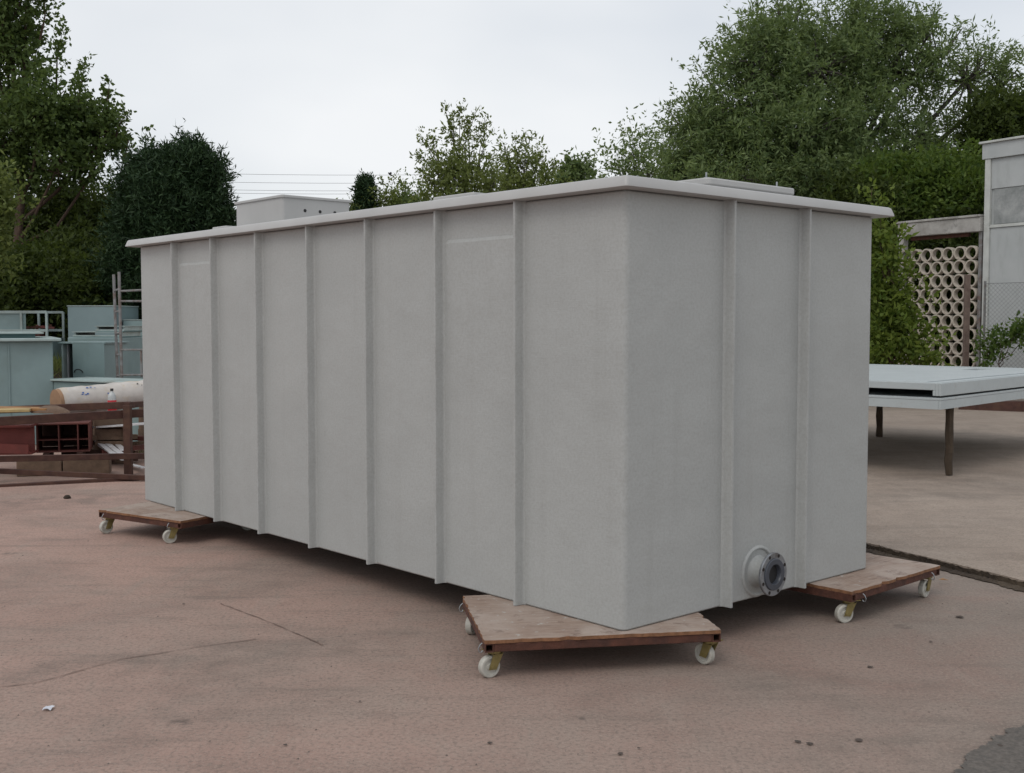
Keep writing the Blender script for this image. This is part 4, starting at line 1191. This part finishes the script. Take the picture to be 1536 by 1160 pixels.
tree('young_tree', 'lower bushy young tree right of the taller olive one', 'tree', tuple(b), tuple(at(785, 255, d)), 0.06,
     [lobe(778, 258, 24, 16, d, 28, 9), lobe(800, 288, 32, 22, d, 36, 9), lobe(765, 290, 26, 26, d, 30, 9), lobe(790, 340, 50, 50, d, 40, 9)], (0.072, 0.033), M['leaf_olive'], M['bark_grey'], 4,
     shoots=[shoot((770, 262), (755, 216), d, .2, 26), shoot((778, 260), (772, 212), d, .2, 26), shoot((790, 260), (796, 206), d, .2, 28), shoot((800, 262), (812, 230), d, .2, 20), shoot((815, 278), (830, 246), d, .2, 22)],
     up=0.5, per=11, clump=0.14, twig=0.26, dens=0.5)
d = 24.0
for i, (x, yt, lb) in enumerate(((852, 236, 'left one of the two small tree tips right of the young trees'), (877, 240, 'right one of the two small tree tips right of the young trees'))):
    b = at(x, 400, d); b.z = 0
    tree('small_tree', lb, 'tree', tuple(b), tuple(at(x, 265, d)), 0.04, [lobe(x + 2, 275, 13, 18, d, 12, 8), lobe(x, 320, 18, 30, d, 18, 8)], (0.10, 0.055), M['leaf_willow'], M['bark_grey'], 40 + i,
         'small tree tips above the tank roof', shoots=[shoot((x, 270), (x, yt), d, .28, 26), shoot((x + 4, 272), (x + 9, yt + 12), d, .2, 14)], per=10, clump=0.12, twig=0.25)
d = 26.0
b = at(955, 420, d); b.z = 0
tree('slender_tree', 'thin sparse leaved tree in front of the left side of the willow', 'tree', tuple(b), tuple(at(952, 250, d)), 0.05,
     [lobe(950, 235, 36, 36, d, 46, 4), lobe(930, 268, 26, 20, d, 20, 5), lobe(972, 262, 26, 26, d, 26, 5)], (0.085, 0.05), M['leaf_willow'], M['bark_grey'], 6,
     shoots=[shoot((940, 270), (922, 215), d, .4, 10), shoot((955, 255), (946, 190), d, .4, 12), shoot((965, 250), (975, 196), d, .4, 12)], per=6, clump=0.3, twig=0.4)
# far bushes and slim conifer
d = 33.0
b = at(548, 400, d); b.z = 0
tree('slim_conifer', 'slim dark conifer rising above the bushes behind the roof hatch', 'conifer', tuple(b), tuple(at(548, 270, d)), 0.06,
     [lobe(548, 290, 5, 16, d, 34, 10), lobe(548, 320, 9, 26, d, 50, 10)], (0.11, 0.04), M['leaf_conifer'], M['bark'], 7, up=0.9, per=12, clump=0.08, twig=0.22, stiff=0.35)
for i, (px, py, rx, ry, lb, mt_) in enumerate(((585, 300, 30, 26, 'round olive bush beside the slim conifer above the roof edge', 'leaf_olive'), (622, 300, 26, 20, 'pale loose bush left of the olive young tree', 'leaf_willow'), (532, 318, 14, 12, 'low green bush left of the slim conifer', 'leaf_olive'))):
    b = at(px, 400, d); b.z = 0
    tree('bush', lb, 'bush', tuple(b), tuple(at(px, py, d)), 0.05, [lobe(px, py + 12, rx * 0.7, ry * 0.6, d, 26, 8), lobe(px, py + 55, rx * 1.0, 40, d, 46, 9)], (0.095, 0.048), M[mt_], M['bark'], 50 + i, 'far bushes above the roof edge',
         shoots=[shoot((px - 8, py + 10), (px - 12 + 3 * i, py - ry - 2), d, .35, 14), shoot((px + 4, py + 10), (px + 7, py - ry - 8), d, .35, 14), shoot((px + 12, py + 12), (px + 19, py - ry + 2), d, .35, 12)], per=10, clump=0.2, twig=0.3)
# big willow-like tree on the right
d = 32.0
b = at(1230, 470, d); b.z = 0
tree('big_willow', 'huge spreading green tree filling the sky on the right', 'tree', tuple(b), tuple(at(1225, 110, d)), 0.30,
     [lobe(1172, 62, 52, 56, d, 85, 10), lobe(1130, 110, 54, 60, d, 85, 10, -1), lobe(1290, 62, 62, 60, d, 105, 10), lobe(1225, 105, 66, 64, d, 115, 10, -1.0), lobe(1345, 105, 66, 66, d, 88, 8),
      lobe(1395, 80, 60, 50, d, 60, 6), lobe(1450, 120, 52, 62, d, 62, 5), lobe(1500, 130, 40, 50, d, 40, 5), lobe(1515, 190, 46, 42, d, 26, 4),
      lobe(1090, 185, 64, 66, d, 125, 10, -1.2), lobe(1055, 235, 60, 54, d, 110, 10), lobe(1010, 262, 34, 34, d, 40, 8), lobe(1190, 200, 84, 74, d, 165, 10, -1.8), lobe(1290, 200, 84, 76, d, 165, 10, -1.0),
      lobe(1385, 215, 66, 60, d, 62, 7), lobe(1120, 270, 76, 46, d, 120, 10, -2), lobe(1230, 280, 90, 46, d, 140, 10, -2), lobe(1340, 280, 80, 46, d, 120, 10, -1), lobe(1440, 260, 66, 46, d, 80, 9),
      lobe(1060, 320, 70, 50, d, 60, 9), lobe(1240, 350, 130, 50, d, 90, 9)],
     (0.15, 0.048), M['leaf_willow'], M['bark_grey'], 8,
     shoots=[shoot((1172, 50), (1165, -8), d, .6, 26), shoot((1190, 40), (1205, 6), d, .5, 20), shoot((1120, 80), (1088, 40), d, .6, 24), shoot((1110, 110), (1070, 86), d, .6, 24), shoot((1080, 150), (1046, 96), d, .5, 18), shoot((1280, 40), (1290, -6), d, .6, 24),
             shoot((1340, 60), (1352, 14), d, .6, 24), shoot((1390, 60), (1400, 18), d, .6, 22), shoot((1420, 80), (1446, 40), d, .6, 22), shoot((1460, 120), (1482, 70), d, .5, 18), shoot((1500, 110), (1518, 72), d, .5, 18),
             shoot((1040, 220), (1000, 160), d, .5, 20), shoot((1020, 250), (982, 212), d, .5, 20)],
     up=0.35, twig=0.5, per=13, clump=0.27, droop=0.12, dens=0.38, ntwk=1.5, shell=3.0)
# undergrowth below it, hedge behind the screen
us = [(1340, 300, 60, 44, 28.5, 'leaf_green', 'mid green bush above the right corner of the tank roof', 120), (1430, 300, 60, 42, 28.0, 'leaf_green', 'mid green bush above the concrete beam', 120),
      (1500, 195, 34, 34, 30.0, 'leaf_dark', 'dark bushy clump just above the pale building', 80), (1420, 430, 80, 110, 27.6, 'leaf_dark', 'dark undergrowth seen through the ring screen', 220),
      (1290, 330, 50, 40, 28.0, 'leaf_dark', 'dark bush hugging the roof edge below the big tree', 90)]
for i, (px, py, rx, ry, d, mt_, lb, n) in enumerate(us):
    b = at(px, py, d); b.z = 0
    tree('undergrowth', lb, 'bush', tuple(b), tuple(at(px, py, d)), 0.06, [lobe(px, py, rx, ry, d, n, 11), lobe(px, py + ry, rx, ry, d, n, 10)], (0.13, 0.065), M[mt_], M['bark'], 60 + i, 'undergrowth below the big tree',
         shoots=[shoot((px + k * 14, py - ry * .5), (px + k * 17, py - ry - 12), d, .5, 14) for k in (-2, -1, 0, 1, 2)], per=12, clump=0.25, twig=0.4, shell=3)
# bush in front of the rings
d = 21.0
b = at(1335, 560, d); b.z = 0.05
tree('leafy_bush', 'yellow green leafy bush growing against the tank and ring screen', 'bush', tuple(b), tuple(at(1335, 400, d)), 0.05,
     [lobe(1322, 400, 18, 50, d, 44, 8), lobe(1326, 470, 30, 44, d, 56, 9), lobe(1326, 520, 32, 44, d, 52, 9), lobe(1362, 500, 24, 36, d, 22, 8), lobe(1316, 350, 10, 22, d, 12, 8), lobe(1385, 535, 26, 18, d, 16, 8)],
     (0.11, 0.065), M['leaf_bright'], M['bark'], 9, shoots=[shoot((1322, 350), (1326, 304), d, .3, 20), shoot((1336, 390), (1352, 350), d, .3, 22), shoot((1350, 430), (1372, 410), d, .3, 18), shoot((1312, 330), (1308, 282), d, .2, 14)], per=9, clump=0.14, twig=0.26, dens=0.48)
d = 21.6
b = at(1500, 560, d); b.z = 0.05
tree('climbing_plant', 'ivy like climber trailing over the chain link fence', 'plant', tuple(b), tuple(at(1500, 530, d)), 0.025,
     [lobe(1486, 528, 9, 14, d, 7, 6), lobe(1520, 505, 16, 7, d, 8, 6), lobe(1472, 545, 8, 10, d, 6, 6), lobe(1545, 497, 12, 7, d, 7, 6), lobe(1500, 515, 10, 10, d, 6, 6)],
     (0.085, 0.05), M['leaf_ivy'], M['bark'], 10, shoots=[shoot((1480, 540), (1488, 498), d, .2, 12), shoot((1500, 530), (1536, 490), d, .2, 16)], per=8, clump=0.09, twig=0.22, dens=0.75)

# low boundary hedge far behind, closing the yard
rs = np.random.RandomState(91)
n = 42000
hx = rs.uniform(-34, 30, n)
top_ = 3.1 + 0.6 * np.sin(hx * 0.7) + 0.45 * np.sin(hx * 1.9 + 1) + 0.3 * np.sin(hx * 4.3 + 2)
hP = np.column_stack([hx, 44 + rs.normal(size=n) * 0.8, top_ * rs.rand(n) ** 0.7])
hD = norm(rs.normal(size=(n, 3)) + np.array([0, -0.3, 0.4]))
tag(link('hedge', leaf_mesh('hedge', hP, hD, 0.26, 0.13, M['leaf_dark'], rs, (0, 0, 0))), 'low dark boundary hedge far behind the tank', kind='stuff')

# grass and weeds
def tufts(name, label, spots, h, n, mat, seed):
    rs = np.random.RandomState(seed)
    P_, D_ = [], []
    for (x, y, z, r) in spots:
        p = np.column_stack([x + rs.normal(size=n) * r, y + rs.normal(size=n) * r, np.full(n, z)])
        dd = norm(np.column_stack([rs.normal(size=n) * 0.5, rs.normal(size=n) * 0.5, np.ones(n)]))
        P_.append(p)
        D_.append(dd)
    me = leaf_mesh(name, np.concatenate(P_), np.concatenate(D_), h, h * 0.12, mat, rs, (0, 0, 0))
    return tag(link(name, me), label, kind='stuff')
gs = []
for i in range(60):
    gs.append((rs.uniform(-10.5, -4.6), rs.uniform(20.0, 21.3), rs.uniform(0.35, 0.85), 0.16))
tufts('grass', 'rough grass on the bank behind the teal boxes', gs, 0.22, 60, M['grass'], 3)
wd = []
for tt in (0.315, 0.36, 0.372, 0.39, 0.42, 0.5, 0.53):
    p = A.lerp(B, tt)
    wd.append((p.x - 0.03, p.y - 0.015, 0.008, 0.016))
for px, py in ((205, 684), (202, 678), (212, 682)):
    p = gnd(px, py)
    wd.append((p.x, p.y, 0.0, 0.06))
tufts('weeds', 'small weeds growing in the slab gap and by the rack', wd, 0.06, 26, M['grass'], 4)

# ================================================================== SMALL THINGS
for k, (y0, y1) in enumerate(((261, 263), (273.5, 275), (285, 286.5), (290, 291))):
    mb = MB()
    a, b = at(300, y0, 44), at(660, y1, 44)
    dv = (b - a) / 360.0
    pts = []
    for i in range(25):
        s = i / 24
        p = a + dv * ((s - 0.5) * 1900 + 180)
        p.z += 1.1 * (2 * s - 1) ** 2 - 0.02
        pts.append(p)
    mb.tube(pts, 0.006, 5)
    tag(mb.build('overhead_wire', M['cable']), ('highest', 'second highest', 'third highest', 'lowest')[k] + ' of the four overhead wires crossing the sky behind the tank', 'wire', 'overhead wires')
bd = at(585, 261.5, 40)
bird = thing('bird', tuple(bd), 'tiny dark bird flying in front of the overhead wires', 'bird')
mb = MB()
mb.tube([bd + Vector((-0.07, 0, 0.05)), bd + Vector((-0.045, 0, 0.04)), bd + Vector((0, 0, 0)), bd + Vector((0.05, 0, -0.04)), bd + Vector((0.10, 0, -0.07))], [0.008, 0.026, 0.036, 0.024, 0.012], 8)
mb.build('body', M['cable'], bird, smooth=60)
for s in (-1, 1):
    mb = MB()
    mb.add([bd + Vector((-0.02, 0, 0.02)), bd + Vector((0.03, 0, 0.0)), bd + Vector((0.07, s * 0.13, 0.05)), bd + Vector((0.03, s * 0.12, 0.06)),
            bd + Vector((-0.02, 0, 0.026)), bd + Vector((0.03, 0, 0.006)), bd + Vector((0.07, s * 0.13, 0.053)), bd + Vector((0.03, s * 0.12, 0.063))],
           [(0, 1, 2, 3), (7, 6, 5, 4), (0, 4, 5, 1), (1, 5, 6, 2), (2, 6, 7, 3), (3, 7, 4, 0)])
    mb.build('wing', M['cable'], bird)
pp_ = gnd(72, 1065)
mb = MB()
vs = []
for i in range(4):
    for j in range(4):
        vs.append((pp_.x + (i - 1.5) * 0.012 + (j % 2) * 0.003, pp_.y + (j - 1.5) * 0.013, 0.004 + 0.009 * abs(math.sin(i * 2.1 + j * 1.3))))
mb.add(vs, [(i * 4 + j, (i + 1) * 4 + j, (i + 1) * 4 + j + 1, i * 4 + j + 1) for i in range(3) for j in range(3)])
tag(mb.build('paper_scrap', M['paper'], base=(pp_.x, pp_.y, 0)), 'crumpled white paper scrap on the concrete at lower left', 'paper')
q_ = gnd(101, 748)
tag(MB().lathe([(0.0, 0.035), (0.02, 0.03), (0.035, 0.012), (0.03, 0.0)], 7, Matrix.Translation((q_.x, q_.y, 0))).build('stone', M['soil']), 'small dark stone lying in front of the rusty rack', 'stone')
q_ = gnd(1415, 877)
mb = MB()
mb.add([(q_.x - .03, q_.y, .03), (q_.x, q_.y - .012, .034), (q_.x + .035, q_.y + .003, .026), (q_.x, q_.y + .014, .036)], [(0, 1, 2, 3)])
tag(mb.build('fallen_leaf', M['timber_new']), 'orange fallen leaf lying in the slab gap at the right', 'leaf')
